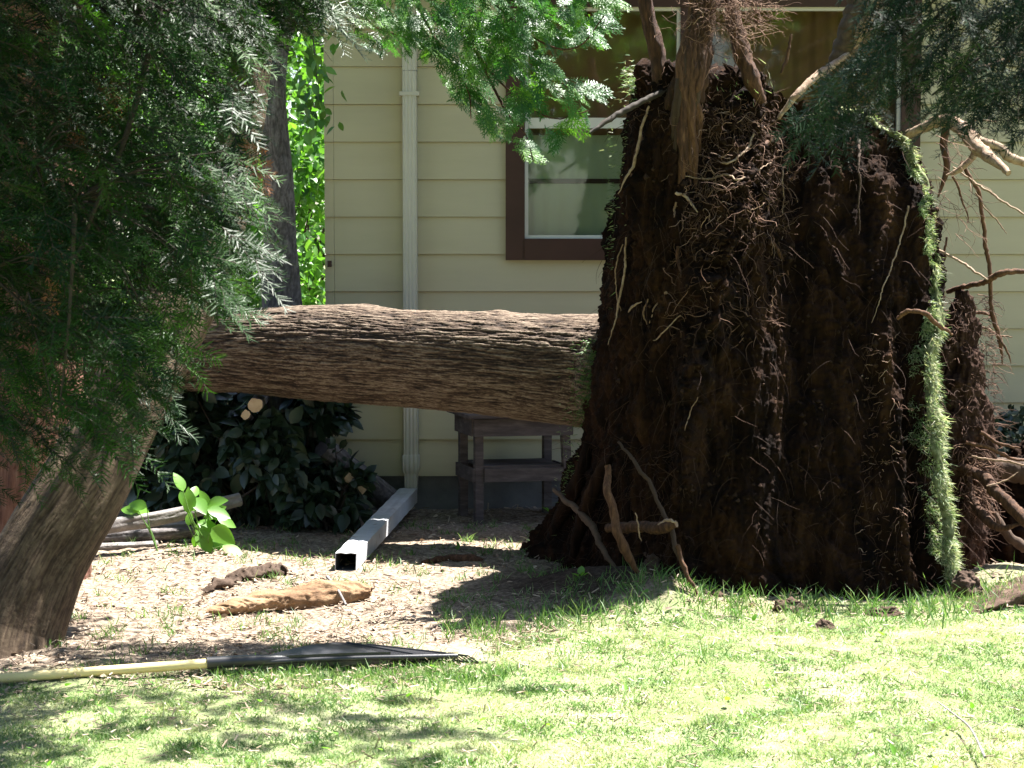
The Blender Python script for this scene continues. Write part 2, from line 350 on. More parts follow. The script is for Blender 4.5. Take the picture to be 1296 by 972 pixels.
# ---------------------------------------------------------------- house
def X11(px): return (px - 648) / 231.0
def Z11(py): return 1.5 - (py - 298) / 231.0
def build_house():
    H = empty('house', 'cream lap-sided house with brown window trim', 'house')
    xl, xr, yw, top = X11(412), 6.4, 11.0, 2.95
    wx0, wx1, wz0, wz1 = X11(640), X11(1160), Z11(329), Z11(-12)
    z0 = Z11(603); ex = 0.2032
    g = Geo(); k = 0
    def lap(xa, xb, za, zb, rr):
        t0 = .014
        V = [[xa, yw - t0, za], [xb, yw - t0, za], [xb, yw - .002, zb], [xa, yw - .002, zb],
             [xa, yw + .05, za], [xb, yw + .05, za], [xb, yw + .05, zb], [xa, yw + .05, zb]]
        g.add(V, [[0, 1, 2, 3], [4, 7, 6, 5], [0, 4, 5, 1], [3, 2, 6, 7], [0, 3, 7, 4], [1, 5, 6, 2]], r=rr)
    xc = X11(424)
    z = z0
    rows = []
    while z < top:
        za, zb = z, min(z + ex - .0015, top)
        rr = .3 + .4 * rng.random()
        joints = [xc] + ([X11(1192)] if k in (5,) else []) + ([X11(900)] if k % 3 == 1 else [])
        segs = [(xc, xr)]
        if zb > wz0 and za < wz1:
            if za < wz0 - .005:
                f_ = (wz0 - za) / (zb - za); yy0, yy1 = yw - .014, yw - .014 + .012 * f_
                g.add([[wx0, yy0, za], [wx1, yy0, za], [wx1, yy1, wz0], [wx0, yy1, wz0], [wx0, yw + .05, za], [wx1, yw + .05, za], [wx1, yw + .05, wz0], [wx0, yw + .05, wz0]], [[0, 1, 2, 3], [4, 7, 6, 5], [0, 4, 5, 1], [3, 2, 6, 7]], r=rr)
            segs = [(xc, wx0), (wx1, xr)]
        for a, b in segs:
            lap(a, b, za, zb, rr)
        lap(xl, xc - .0015, z, zb, rr); rows.append(z)
        z += ex; k += 1
    wall = g.build('siding', M['siding'], H, smooth=False)
    # fine vertical corner caps and side/back walls
    g = Geo(); box(g, xl, xl + .03, yw + .06, 14.5, z0, top); box(g, xr - .03, xr, yw + .06, 14.5, z0, top); box(g, xl, xr, 14.5, 14.55, z0, top)
    g.build('rear_wall', M['siding'], H, smooth=False)
    g = Geo(); box(g, xl + .02, xr - .02, yw + .012, 14.5, -.3, z0 - .003); g.build('foundation', M['foundation'], H, smooth=False)
    g = Geo()
    V = [[xl - .3, yw - .3, top], [xr + .3, yw - .3, top], [xr + .5, 14.8, top], [xl - .5, 14.8, top],
         [xl - .3, yw - .3, top + .14], [xr + .3, yw - .3, top + .14], [xr + .5, 14.8, top + .18], [xl - .5, 14.8, top + .18],
         [xl + 2.2, 12.75, top + 1.15], [xr - 2.2, 12.75, top + 1.15]]
    g.add(V, [[0, 3, 2, 1], [0, 1, 5, 4], [1, 2, 6, 5], [2, 3, 7, 6], [3, 0, 4, 7], [4, 5, 9, 8], [6, 7, 8, 9]], [[5, 6, 9], [7, 4, 8]])
    g.build('roof', M['roof'], H, smooth=False)
    # window: one casing, two lights
    W = Geo(); fy0, fy1 = yw - .035, yw + .08; fw = .105
    ix0, ix1, iz0, iz1 = X11(664), X11(1136), Z11(302), Z11(13)
    mx0, mx1 = X11(859), X11(893)
    box(W, wx0, ix0, fy0, fy1, wz0, wz1); box(W, ix1, wx1, fy0, fy1, wz0, wz1)
    box(W, ix0, ix1, fy0, fy1, iz1, wz1); box(W, ix0, ix1, fy0 - .01, fy1, wz0, iz0); box(W, mx0, mx1, fy0 + .01, fy1, iz0, iz1)
    win = W.build('window', M['frame'], H, smooth=False)
    s = Geo(); sw = .018
    def ring(a, b, c, d, y0, y1, t_):
        box(s, a, a + t_, y0, y1, c, d); box(s, b - t_, b, y0, y1, c, d)
        box(s, a + t_, b - t_, y0, y1, c, c + t_); box(s, a + t_, b - t_, y0, y1, d - t_, d)
    ring(ix0 + .001, mx0 - .001, iz0 + .001, iz1 - .001, yw - .01, yw + .03, sw)
    ring(mx1 + .001, ix1 - .001, iz0 + .001, iz1 - .001, yw - .01, yw + .03, sw)
    zm = Z11(157)
    box(s, ix0 + sw + .001, mx0 - sw - .001, yw - .004, yw + .04, zm - .028, zm + .028)
    s.build('sash', M['sash'], win, smooth=False)
    g = Geo(); box(g, ix0 + sw, mx0 - sw, yw + .012, yw + .016, iz0 + sw, zm - .029); box(g, ix0 + sw, mx0 - sw, yw + .022, yw + .026, zm + .029, iz1 - sw)
    box(g, mx1 + sw, ix1 - sw, yw + .014, yw + .018, iz0 + sw, iz1 - sw); g.build('pane', M['glass'], win, smooth=False)
    # curtains and a brown shade behind the glass
    def drape(xa, xb, za, zb, y, amp, nf, mt, name):
        n = 160; u = np.linspace(0, 1, n); xx = xa + (xb - xa) * u
        yy = y + amp * np.sin(u * nf * 2 * PI + 1.7 * np.sin(u * 9)) + amp * .5 * np.sin(u * nf * 5.1)
        V = np.vstack([np.stack([xx, yy, np.full(n, za)], -1), np.stack([xx, yy * .3 + y * .7, np.full(n, zb)], -1)])
        i = np.arange(n - 1); g = Geo(); g.add(V, np.stack([i, i + 1, i + 1 + n, i + n], -1))
        V2 = V + [0, .004, 0]; g.add(V2, np.stack([i, i + n, i + 1 + n, i + 1], -1))
        return g.build(name, mt, win)
    drape(ix0, mx0, iz0 - .02, zm - .06, yw + .12, .012, 9, M['curtain'], 'curtain')
    drape(mx1, ix1, iz0 - .02, iz1, yw + .14, .012, 12, M['shade'], 'shade')
    drape(ix0, mx0, zm - .10, iz1 + .02, yw + .17, .006, 5, M['shade'], 'shade')
    g = Geo(); box(g, ix0 + .01, mx0 - .01, yw + .11, yw + .13, Z11(232), Z11(226)); g.build('shadow_bar', M['frame'], win, smooth=False)  # brown bar put in for a shadow/reflection line across the lower pane
    g = Geo(); a, b, c, d = ix0 - .3, ix1 + .3, iz0 - .5, iz1 + .5
    for (q, r_, s_, t_, u_, v_) in ((a, b, yw + 2, yw + 2.02, c, d), (a, a + .02, yw + .1, yw + 2, c, d), (b - .02, b, yw + .1, yw + 2, c, d), (a, b, yw + .1, yw + 2, c - .02, c), (a, b, yw + .1, yw + 2, d, d + .02)):
        box(g, q, r_, s_, t_, u_, v_)
    g.build('room_lining', M['room'], H, smooth=False)
    # downspout: ribbed rectangular pipe, coupling, rounded end
    g = Geo(); x0, x1 = X11(510.5), X11(529.5); xm = (x0 + x1) / 2; hw = (x1 - x0) / 2
    prof = []
    nn = 25
    for q in range(nn):
        u = -1 + 2 * q / (nn - 1); rib = .0022 * math.cos(u * PI * 4)
        prof.append((xm + u * hw * (1 if abs(u) < 1 else .93), -rib if abs(u) < .93 else .006))
    front = np.array([[p_[0], yw - .085 + p_[1]] for p_ in prof]); back = np.array([[x1, yw - .02], [x0, yw - .02]])
    pr = np.vstack([front, back])
    def extr(zz, sc_=1.0, yo=0, cap=True):
        n = len(pr); cx_, cy_ = xm, yw - .0525
        rings = []
        for zq, s_, yo_ in zz:
            q = (pr - [cx_, cy_]) * s_ + [cx_, cy_ + yo_]; rings.append(np.column_stack([q, np.full(n, zq)]))
        V = np.vstack(rings); Q = []
        for r_ in range(len(rings) - 1):
            for j in range(n):
                j2 = (j + 1) % n; Q.append([r_ * n + j, r_ * n + j2, (r_ + 1) * n + j2, (r_ + 1) * n + j])
        g.add(V, Q)
    extr([(Z11(93), 1, 0), (Z11(-40), 1, 0), (2.9, 1, 0)])
    extr([(Z11(575), 1, 0), (Z11(93.5), .985, 0)])
    dsp = g.build('downspout', M['spout'], H)
    g = Geo(); extr([(Z11(598), 1.0, 0), (Z11(594), 1.16, 0), (Z11(576), 1.16, 0), (Z11(574), 1.0, 0)]); g.build('coupling', M['spout'], dsp)
    g = Geo(); extr([(Z11(626), .8, -.01), (Z11(612), .9, 0), (Z11(596), .93, 0)]); g.build('outlet', M['spout'], dsp)
    g = Geo()
    box(g, x0 - .012, x1 + .012, yw - .09, yw - .012, Z11(124), Z11(119)); g.build('strap', M['spout'], dsp, smooth=False)
    g = Geo(); tube(g, [P(417, 330, 10.975), P(417, 338, 10.975)], .012, 8); g.build('hook', M['frame'], H)
    return H
house = build_house()

# downspout extension lying on the ground
def spout_ext():
    a = G(437, 712, .045); b = P(517, 622, 10.82); b[2] = .095
    a = a + np.array([0, 0, 0]); d = b - a; L = np.linalg.norm(d); y = d / L
    x = np.cross(y, [0, 0, 1.]); x /= np.linalg.norm(x); z = np.cross(x, y); R = np.stack([x, y, z], 1)
    g = Geo(); w2, h2, t_ = .048, .038, .003
    yy = np.linspace(0, L, 40)
    def ringv(s_w, s_h): return [(-s_w, -s_h), (s_w, -s_h), (s_w, s_h), (s_w * .5, s_h + .003), (0, s_h), (-s_w * .5, s_h + .003), (-s_w, s_h)]
    for (sw_, sh_, mi, fl) in ((w2, h2, 0, 0), (w2 - t_, h2 - t_, 1, 1)):
        rv = ringv(sw_, sh_); n = len(rv)
        V = np.array([[p_[0], q + .02 * (p_[1] > 0) * (k == 0), p_[1] + .0015 * math.sin(q * 31)] for k, q in enumerate(yy) for p_ in rv])
        Q = []
        for r_ in range(len(yy) - 1):
            for j in range(n):
                j2 = (j + 1) % n; q4 = [r_ * n + j, r_ * n + j2, (r_ + 1) * n + j2, (r_ + 1) * n + j]
                Q.append(q4 if not fl else q4[::-1])
        g.add(V @ R.T + a, Q, m=mi)
    rv = np.array(ringv(w2, h2)); rv2 = np.array(ringv(w2 - t_, h2 - t_)); n = len(rv)
    V = np.vstack([np.column_stack([rv[:, 0], .02 * (rv[:, 1] > 0), rv[:, 1]]), np.column_stack([rv2[:, 0], .02 * (rv2[:, 1] > 0), rv2[:, 1]])])
    g.add(V @ R.T + a, [[j, n + j, n + (j + 1) % n, (j + 1) % n] for j in range(n)])
    o = g.build('downspout_extension', [M['spout_grey'], M['spout_in']], None, smooth=False)
    tag(o, 'grey rectangular metal drain extension lying on the dirt with its open end forward', 'drain pipe')
spout_ext()

# table against the wall
def table():
    T = empty('side_table', 'weathered grey wooden side table with lower shelf against the house wall', 'table')
    yaw = math.radians(-17); c, s = math.cos(yaw), math.sin(yaw)
    R = np.array([[c, -s, 0], [s, c, 0], [0, 0, 1]])
    o = P(602, 643, 10.42); o[2] = 0
    R = np.array([[math.cos(math.radians(10)), -math.sin(math.radians(-17)) * -1, 0], [math.sin(math.radians(10)), math.cos(math.radians(17)), 0], [0, 0, 1]])
    Wd, Dp = .50, .34; zt = .58; mt = M['table']
    def part(name, parts):
        g = Geo()
        for b in parts: box(g, *b, M=(R, o), r=rng.random())
        return g.build(name, mt, T, smooth=False)
    lw = .042
    for (lx, ly, sp) in ((0, 0, 0), (Wd - lw, 0, .03), (0, Dp - lw, 0), (Wd - lw, Dp - lw, 0)):
        V = np.array([[lx + a * lw + sp * (1 - zz), ly + b * lw, -.03 + zz * (zt - .02)] for a in (0, 1) for b in (0, 1) for zz in (0, 1)])
        g = Geo(); g.add(V @ R.T + o, [[0, 1, 3, 2], [4, 6, 7, 5], [0, 4, 5, 1], [2, 3, 7, 6], [0, 2, 6, 4], [1, 5, 7, 3]], r=rng.random())
        g.build('leg', mt, T, smooth=False)
    part('apron', [(-.012, Wd + .012, -.02, -.001, .455, .545), (-.02, -.001, .0, Dp, .455, .545), (Wd + .001, Wd + .02, .0, Dp, .455, .545), (0, Wd, Dp + .001, Dp + .02, .455, .545)])
    part('table_top', [(-.05, Wd + .05, -.05 + k * .088, .032 + k * .088, .552, .57) for k in range(5)])
    part('shelf', [(lw + .003, Wd - lw - .003 + .01, -.01, .008, .215, .285), (.003, Wd - .003, Dp - .02, Dp - .003, .21, .28), (-.015, -.002, 0.0, Dp, .215, .285), (Wd + .002 + .012, Wd + .028, 0, Dp, .215, .285)])
    part('shelf_board', [(lw + .002, Wd - lw, .01 + k * .08, .086 + k * .08, .286, .298) for k in range(4)])
    re_base(T)
table()

# ---------------------------------------------------------------- bark cylinders
def bark_tube(name, pts, rads, nl, na, mat, parent, ridge=.03, along=.22, amp=.010, bumps=(), flat=None, seed=0, ends=True, lumpy=.02, endmat=None):
    pts = resample(pts, nl); rads = np.interp(np.linspace(0, 1, nl), np.linspace(0, 1, len(rads)), rads)
    T, Nn, B = frames(pts)
    s = np.concatenate([[0], np.cumsum(np.linalg.norm(np.diff(pts, axis=0), axis=1))])
    a = np.arange(na) * 2 * PI / na
    ca, sa = np.cos(a)[None, :], np.sin(a)[None, :]
    R0 = rads.mean(); q = R0 / ridge
    S = s[:, None] + 0 * ca
    wv = fbm(np.stack([ca * 1.5 + 0 * S, sa * 1.5 + 0 * S, S * 2.2], -1), 3, seed + 50)
    p1 = np.stack([ca * q + wv * 1.2, sa * q + wv * 1.2, S / along], -1)
    n1 = perlin(p1, seed); n2 = perlin(p1 * [1.9, 1.9, 2.3] + 7, seed + 1)
    rid = np.minimum(np.abs(n1) * 5.0, 1.0) ** .6 + .25 * np.abs(n1); rid2 = np.minimum(np.abs(n2) * 4.5, 1.0) ** .7
    h = .65 * np.clip(rid, -.4, 1) + .35 * np.clip(rid2, -.4, 1)
    fib = fbm(p1 * [4, 4, 7.0], 3, seed + 3, .75); h = h + .32 * fib
    big = lumpy * fbm(np.stack([ca + 0 * S, sa + 0 * S, S * 1.3], -1), 3, seed + 9)
    disp = amp * (h - .7) + big
    rr = rads[:, None] + disp
    for (bs, ba, bw, bh) in bumps:
        da = np.angle(np.exp(1j * (a[None, :] - ba)))
        rr = rr + bh * np.exp(-((S - bs) / bw) ** 2 - (da / (bw / R0)) ** 2)
    V = pts[:, None] + rr[..., None] * (ca[..., None] * Nn[:, None] + sa[..., None] * B[:, None])
    i = np.arange(nl - 1)[:, None] * na; j = np.arange(na)[None, :]; j2 = (j + 1) % na
    Q = np.stack([i + j, i + na + j, i + na + j2, i + j2], -1).reshape(-1, 4)
    g = Geo(); g.add(V.reshape(-1, 3), Q, r=np.clip(.5 + (h.ravel() - .60) * 1.0 + .30 * fib.ravel(), 0, 1))
    if ends:
        e = np.arange(na)
        for k, fl in ((0, 0), (nl - 1, 1)):
            VV = np.vstack([V[k], pts[k]]); Tt = np.stack([e, (e + 1) % na, np.full(na, na)], -1)
            g.add(VV, T=Tt[:, ::-1] if fl else Tt, m=1 if endmat else 0)
    return g.build(name, [mat, endmat] if endmat else mat, parent), V

# ---------------------------------------------------------------- fallen tree
FT = empty('fallen_tree', 'big uprooted tree lying sideways with its torn soil-covered root plate standing up', 'fallen tree')
tY = [9.3, 9.42, 9.52, 9.65, 9.85, 10.08, 10.2, 10.35, 10.55, 10.8]
tp = [P(a, b, y) for (a, b), y in zip(((800, 478), (760, 471), (690, 466), (600, 459), (500, 453), (400, 447), (310, 444), (230, 444), (100, 440), (-150, 430)), tY)]
tr_px = [84, 73, 68, 64, 61, 60, 53, 50, 47, 41]
trad = [a / FPX * b for a, b in zip(tr_px, tY)]
trunk, TV = bark_tube('trunk', tp, trad, 1300, 420, M['bark'], FT, ridge=.0155, along=.36, amp=.011, lumpy=.009,
                     bumps=[(.72, -1.5, .07, .012), (1.50, -1.0, .14, .028), (1.15, 2.6, .14, -.015)], seed=3)
TB = BVHTree.FromObject(trunk, bpy.context.evaluated_depsgraph_get()) if False else None

POLY = np.array([
 [(.05, 9.55), (.10, 9.22), (.30, 8.75), (.62, 8.30), (1.1, 8.20), (1.5, 8.20), (1.83, 8.3), (1.90, 8.6), (1.8, 9.1), (1.0, 9.6)],
 [(.22, 9.45), (.24, 9.18), (.38, 8.75), (.64, 8.33), (1.1, 8.24), (1.48, 8.28), (1.79, 8.37), (1.86, 8.6), (1.8, 9.1), (1.0, 9.5)],
 [(.36, 9.4), (.36, 9.1), (.43, 8.7), (.65, 8.36), (1.08, 8.3), (1.46, 8.37), (1.77, 8.47), (1.85, 8.72), (1.78, 9.12), (1.0, 9.45)],
 [(.46, 9.25), (.40, 9.0), (.45, 8.62), (.65, 8.38), (1.05, 8.36), (1.43, 8.48), (1.79, 8.58), (1.86, 8.85), (1.75, 9.15), (1.0, 9.4)],
 [(.54, 9.1), (.48, 8.9), (.50, 8.55), (.66, 8.38), (1.02, 8.58), (1.44, 8.72), (1.83, 8.80), (1.89, 9.0), (1.72, 9.2), (1.0, 9.4)],
 [(.62, 9.1), (.55, 8.8), (.58, 8.58), (.74, 8.45), (1.04, 8.68), (1.36, 8.88), (1.72, 8.98), (1.80, 9.1), (1.6, 9.25), (1.04, 9.3)]], float)
PV = np.array([0, .12, .27, .45, .85, 1.0])
def ztop(x): return np.interp(x, [.5, .95, 1.1, 1.22, 1.5, 1.65, 1.8], [2.27, 2.25, 2.18, 2.11, 2.12, 2.06, 1.90])
def root_plate():
    nu, nv = 620, 380
    def closed(A, n):
        m = len(A); t = np.arange(n) * m / n; i = t.astype(int); f = (t - i)[:, None]
        a, b, c, d = A[(i - 1) % m], A[i % m], A[(i + 1) % m], A[(i + 2) % m]
        return .5 * (2 * b + (c - a) * f + (2 * a - 5 * b + 4 * c - d) * f ** 2 + (3 * b - a - 3 * c + d) * f ** 3)
    lev = np.array([closed(A, nu) for A in POLY])
    v = np.linspace(0, 1, nv)
    XY = np.zeros((nv, nu, 2))
    for c in (0, 1):
        for j in range(nu): XY[:, j, c] = np.interp(v, PV, lev[:, j, c])
    zt = ztop(lev[-1][:, 0]) + .05 * fbm(np.stack([lev[-1][:, 0] * 6, lev[-1][:, 1] * 6, 0 * lev[-1][:, 0]], -1), 4, 77) * 2
    Z = v[:, None] * zt[None, :] - .06
    Pn = np.dstack([XY, Z])
    cap = []
    c0 = np.array([1.1, 8.8])
    for k in range(1, 16):
        f = k / 15; q = np.column_stack([lev[-1] * (1 - f) + c0 * f, zt - .06 + .03 * math.sin(f * 3)])
        cap.append(q)
    cap = np.array(cap); zc = ztop(cap[..., 0]); cap[..., 2] = zc - .06 + .06 * fbm(cap * 6, 3, 78)
    Pn = np.concatenate([Pn, cap]); nvv = len(Pn)
    du = np.roll(Pn, -3, 1) - np.roll(Pn, 3, 1); dv = np.gradient(Pn, axis=0, edge_order=1)
    Nn = np.cross(du, dv); Nn /= np.linalg.norm(Nn, axis=2)[..., None] + 1e-9
    Nn[nv:] = [0, 0, 1]
    x, y, z = Pn[..., 0], Pn[..., 1], Pn[..., 2]
    st = np.stack([x, y, z * .2], -1)
    wq = fbm(Pn * 2.2, 3, 91)[..., None] * .12
    d = .075 * fbm((st + wq) * 4.2, 3, 21) + .060 * (np.abs(perlin((st + wq) * 11, 22)) - .2) + .032 * fbm((st + wq) * 26, 3, 23, .6)
    iso = fbm(Pn * 9 + 3, 4, 24, .6)
    d = d + .035 * iso + .012 * fbm(Pn * 60, 3, 25, .7)
    front = np.clip((-Nn[..., 1]), 0, 1)
    xr = np.interp(z, [.5, 1.0, 1.4, 1.82, 2.2], [.72, .78, .84, .93, .95]); amp = np.interp(z, [.4, .9, 1.3, 1.55, 1.75, 2.3], [.02, .10, .17, .22, .13, .09])
    wd = np.interp(z, [.5, 1.0, 1.7, 2.2], [.06, .07, .13, .12])
    d = d + front * amp * np.exp(-((x - xr) / wd) ** 2) * (1 + .8 * iso)
    d = d - front * .10 * np.exp(-((x - 1.22) / .13) ** 2) * (z > 0)
    d = d + front * np.interp(z, [.0, .3, 1.0, 1.2], [.05, .07, .05, 0]) * np.exp(-((x - (1.63 - .04 * z)) / .03) ** 2)
    d = d - front * np.interp(z, [.0, .3, 1.0, 1.3], [.06, .09, .08, .01]) * np.exp(-((x - (1.74 - .05 * z)) / .05) ** 2)
    Pn = Pn + Nn * d[..., None]
    i = np.arange(nvv - 1)[:, None] * nu; j = np.arange(nu)[None, :]; j2 = (j + 1) % nu
    Q = np.stack([i + j, i + j2, i + nu + j2, i + nu + j], -1).reshape(-1, 4)
    g = Geo(); g.add(Pn.reshape(-1, 3), Q); V, Qa = Pn.reshape(-1, 3), Q
    g.build('root_plate', M['soil'], FT)
    return BVHTree.FromPolygons(V.tolist(), Qa.tolist(), all_triangles=False)
BALL = root_plate()
def hit(px, py, lift=0.0):
    d = Vector(ray(px, py)).normalized(); loc, nor, idx, dist = BALL.ray_cast(Vector(CAM), d)
    if loc is None: return None, None
    return np.array(loc) + np.array(nor) * lift, np.array(nor)

# big soil clump on the right, behind the sod edge
def clump(name, cx, cy, z0, z1, r, mat, parent, seed, amp=.06, nu=200, nv=160, topr=.5):
    v = np.linspace(0, 1, nv)[:, None]; a = (np.arange(nu) * 2 * PI / nu)[None, :]
    prof = np.sqrt(np.clip(1 - (2 * np.clip(v, .0, 1) - 1) ** 2, 0, 1)) ** .6 * np.interp(v, [0, .5, 1], [1.15, 1, topr])
    z = z0 + (z1 - z0) * v + 0 * a
    Pn = np.stack([cx + r[0] * prof * np.cos(a), cy + r[1] * prof * np.sin(a), z], -1)
    Nn = np.stack([np.cos(a) + 0 * v, np.sin(a) + 0 * v, (2 * v - 1) + 0 * a], -1); Nn /= np.linalg.norm(Nn, axis=2)[..., None]
    k = .15 / max(r[0], .03)
    d = amp * (fbm(Pn * 7 * k ** .5, 4, seed, .6) + .6 * fbm(Pn * [26, 26, 9], 3, seed + 4)) + amp * .25 * fbm(Pn * 70, 2, seed + 8)
    Pn = Pn + Nn * d[..., None]
    i = np.arange(nv - 1)[:, None] * nu; j = np.arange(nu)[None, :]; j2 = (j + 1) % nu
    Q = np.stack([i + j, i + j2, i + nu + j2, i + nu + j], -1).reshape(-1, 4)
    g = Geo(); g.add(Pn.reshape(-1, 3), Q); return g.build(name, mat, parent)
M['soil_red'] = surf('reddish_soil', [(0.25, (.014, .007, .005)), (.5, (.038, .02, .014)), (.8, (.10, .06, .045))], scale=14, bump=.9, bdist=.012, spec=.1, rough=.95)
q = P(1214, 520, 8.95)
clump('soil_clump', q[0], 8.95, -.05, P(1214, 366, 8.95)[2], (.135, .16), M['soil_red'], FT, 61, amp=.05)
q = P(1270, 640, 9.45)
clump('soil_clump', q[0] + .15, 9.5, -.25, .52, (.42, .28), M['soil'], FT, 65, amp=.08, topr=.3)

# named single roots: photo path, depth, radius in photo pixels
def root(name, pts, Y, rp, mat, sides=10, wob=.004, cutend=False, parent=FT, hug=False):
    Ys = Y if isinstance(Y, (list, tuple)) else [Y] * len(pts)
    if hug:
        A = []
        for k, (px, py) in enumerate(pts):
            h_, n_ = hit(px, py, .012)
            A.append(h_ if h_ is not None else P(px, py, Ys[k]))
        A = np.array(A)
    else: A = np.array([P(px, py, yy) for (px, py), yy in zip(pts, Ys)])
    n = max(16, len(pts) * 12); C = resample(A, n)
    rr = np.interp(np.linspace(0, 1, n), np.linspace(0, 1, len(rp)), rp) * A[:, 1].mean() / FPX
    if mat == 'root_pale': rr = rr * (.55 if max(rp) < 5 else .9)
    rr = rr * np.interp(np.linspace(0, 1, n), [0, .8, 1], [1, 1, .6])
    fq = 55 if max(rp) < 5 else 12
    C = C + .006 * np.stack([perlin(C * fq + 3, 1), perlin(C * fq + 9, 2), perlin(C * fq + 5, 3)], -1)
    C = C + wob * 1.6 * fbm(C[:, [0, 1, 2]] * 12, 2, int(abs(pts[0][0])))[:, None] * np.array([1, .6, .6]) * 2
    rr = rr * (1 + .16 * perlin(C * 7, 5))
    g = Geo(); sides = 16 if max(rp) > 7 else sides
    tube(g, C, rr, sides, r=.2 + .6 * rng.random(), capm=1)
    V = g.V[0]; ctr = np.repeat(C, sides, axis=0); nd = V - ctr; nl_ = np.linalg.norm(nd, axis=1)[:, None] + 1e-9
    g.V[0] = V + nd / nl_ * (nl_ * .35 * fbm(V * [60, 60, 12], 3, 8)[:, None])
    return g.build(name, [M[mat], M['root_pale'] if cutend else M[mat]], parent)
def auto(pts, k):
    inside = all(800 < a < 1160 and 140 < b < 600 for a, b in pts)
    if inside and max(b for a, b in pts) - 0 > 150 and 'hug' not in k: k['hug'] = True
    return k
R_ = lambda pts, Y, rp, mat='root', **k: root('root', pts, Y, rp, mat, **auto(pts, k))
R_([(806, -60), (820, 20), (832, 70), (842, 150)], 8.5, [8, 9, 10, 8])
R_([(884, -70), (880, 20), (874, 90), (868, 170), (862, 260), (858, 340)], [8.45, 8.45, 8.42, 8.45, 8.58, 8.8], [7, 8, 14, 19, 16, 8])
for q_ in range(16):
    u_ = rng.uniform(-15, 17); v_ = rng.uniform(-15, 17); e_ = rng.uniform(110, 300)
    R_([(884 + u_ * .3, -60), (880 + u_ * .5, 20), (874 + u_, 90), (868 + v_, 90 + e_ * .4), (862 + v_ * 1.2, 90 + e_)], [8.43, 8.42, 8.36, 8.38, 8.5], [2, 3, rng.uniform(3, 6), rng.uniform(3, 5), 2], 'root' if rng.random() < .6 else 'root_dark')
R_([(905, -60), (898, 10), (888, 70), (880, 130)], 8.42, [7, 9, 13, 14])
R_([(898, 40), (862, 95), (850, 130), (838, 180)], [8.45, 8.45, 8.45, 8.5], [5, 8, 9, 7])
R_([(915, -60), (924, 5), (938, 60), (952, 100), (964, 130)], [8.5, 8.5, 8.48, 8.46, 8.5], [8, 9, 10.5, 10, 9.5], cutend=True)
R_([(1112, -50), (1098, 0), (1082, 40), (1064, 80), (1056, 120), (1050, 170)], 8.75, [26, 24, 20, 15, 13, 10], 'bark_lean')
R_([(1108, 0), (1095, 30), (1080, 62)], 8.66, [6, 9, 3], 'root_pale')
R_([(1072, 70), (1040, 92), (1010, 118), (985, 150)], [8.7, 8.6, 8.5, 8.5], [4, 6, 5, 4], 'root_pale')
R_([(1003, 43), (998, 65), (990, 92)], 8.5, [1.6, 2, 2.2])
R_([(860, 108), (835, 118), (790, 140), (746, 168)], [8.5, 8.45, 8.35, 8.25], [3, 4, 4, 3], 'twig')
R_([(824, 128), (812, 165), (802, 205), (782, 246)], 8.45, [2.2, 3.4, 3.6, 1.6], 'root_pale')
R_([(838, 146), (822, 172), (808, 205), (798, 250)], 8.5, [9, 9, 7, 4], 'root', cutend=True)
R_([(793, 300), (790, 345), (782, 390), (770, 436)], 8.55, [2.4, 2.6, 2.2, 1.2], 'root_pale')
R_([(787, 310), (778, 350), (786, 400)], 8.55, [1.3, 1.6, 1.2], 'root_pale')
R_([(956, 168), (948, 186), (938, 198), (924, 206), (910, 205)], 8.06, [2.2, 3, 3, 2.6, 1.5], 'root_pale')
R_([(998, 196), (992, 224), (990, 262), (986, 330)], 8.12, [2.6, 2.2, 1.2, .7], 'root_pale')
R_([(1020, 208), (1002, 226), (986, 244)], 8.1, [1.4, 2, 1.5])
R_([(1016, 150), (985, 168), (962, 186)], 8.2, [2, 3, 2])
R_([(866, 226), (900, 226), (920, 222), (942, 226), (975, 205)], 8.08, [1.4, 2.6, 2.6, 2, 1.3], 'root_pale')
R_([(975, 305), (985, 325), (998, 346)], 8.1, [3, 2.5, 1.4])
R_([(858, 245), (870, 250), (884, 268)], 8.1, [3.4, 3.6, 2], 'root_pale')
R_([(858, 255), (855, 268), (856, 275)], 8.1, [2.6, 2.6, 1.6], 'root_pale')
R_([(860, 310), (860, 330), (864, 350)], 8.12, [2.3, 2.3, 1.4])
R_([(845, 370), (838, 374), (832, 385), (822, 408)], 8.25, [3.2, 2.6, 1.8, 1.5], 'root_pale')
R_([(822, 378), (815, 392), (818, 412)], 8.25, [1.5, 2.3, 1.4], 'root_pale')
R_([(812, 382), (800, 388), (795, 396)], 8.27, [1.2, 3, 2], 'root_pale')
R_([(860, 400), (845, 420), (832, 432), (828, 434)], 8.25, [1.2, 1.6, 1.8, 1], 'root_pale')
R_([(1152, 262), (1140, 308), (1122, 360), (1104, 412)], 8.15, [2.6, 2, 1.5, .8], 'root_pale')
R_([(1083, 175), (1086, 215), (1086, 300)], 8.2, [2.4, 1.6, .7], 'root_dark')
R_([(1137, 402), (1150, 394), (1170, 397), (1186, 408), (1204, 424)], [8.25, 8.2, 8.15, 8.2, 8.3], [2.2, 2.8, 3, 3.2, 2.6])
R_([(768, 590), (774, 640), (788, 690), (808, 724)], [8.2, 8.12, 8.08, 8.1], [4, 5.5, 6.5, 5], 'root', cutend=True)
R_([(782, 560), (812, 596), (836, 642), (856, 694), (882, 754)], [8.3, 8.2, 8.12, 8.02, 7.98], [1.8, 2.6, 2.6, 3.4, 2.4], 'root_dark')
R_([(856, 690), (868, 722), (882, 752)], [8.0, 7.98, 7.96], [2.6, 3, 2.2], 'root')
R_([(770, 668), (800, 667), (832, 668), (857, 662)], [8.3, 8.2, 8.1, 8.02], [6, 7, 8, 7], 'root', cutend=True)
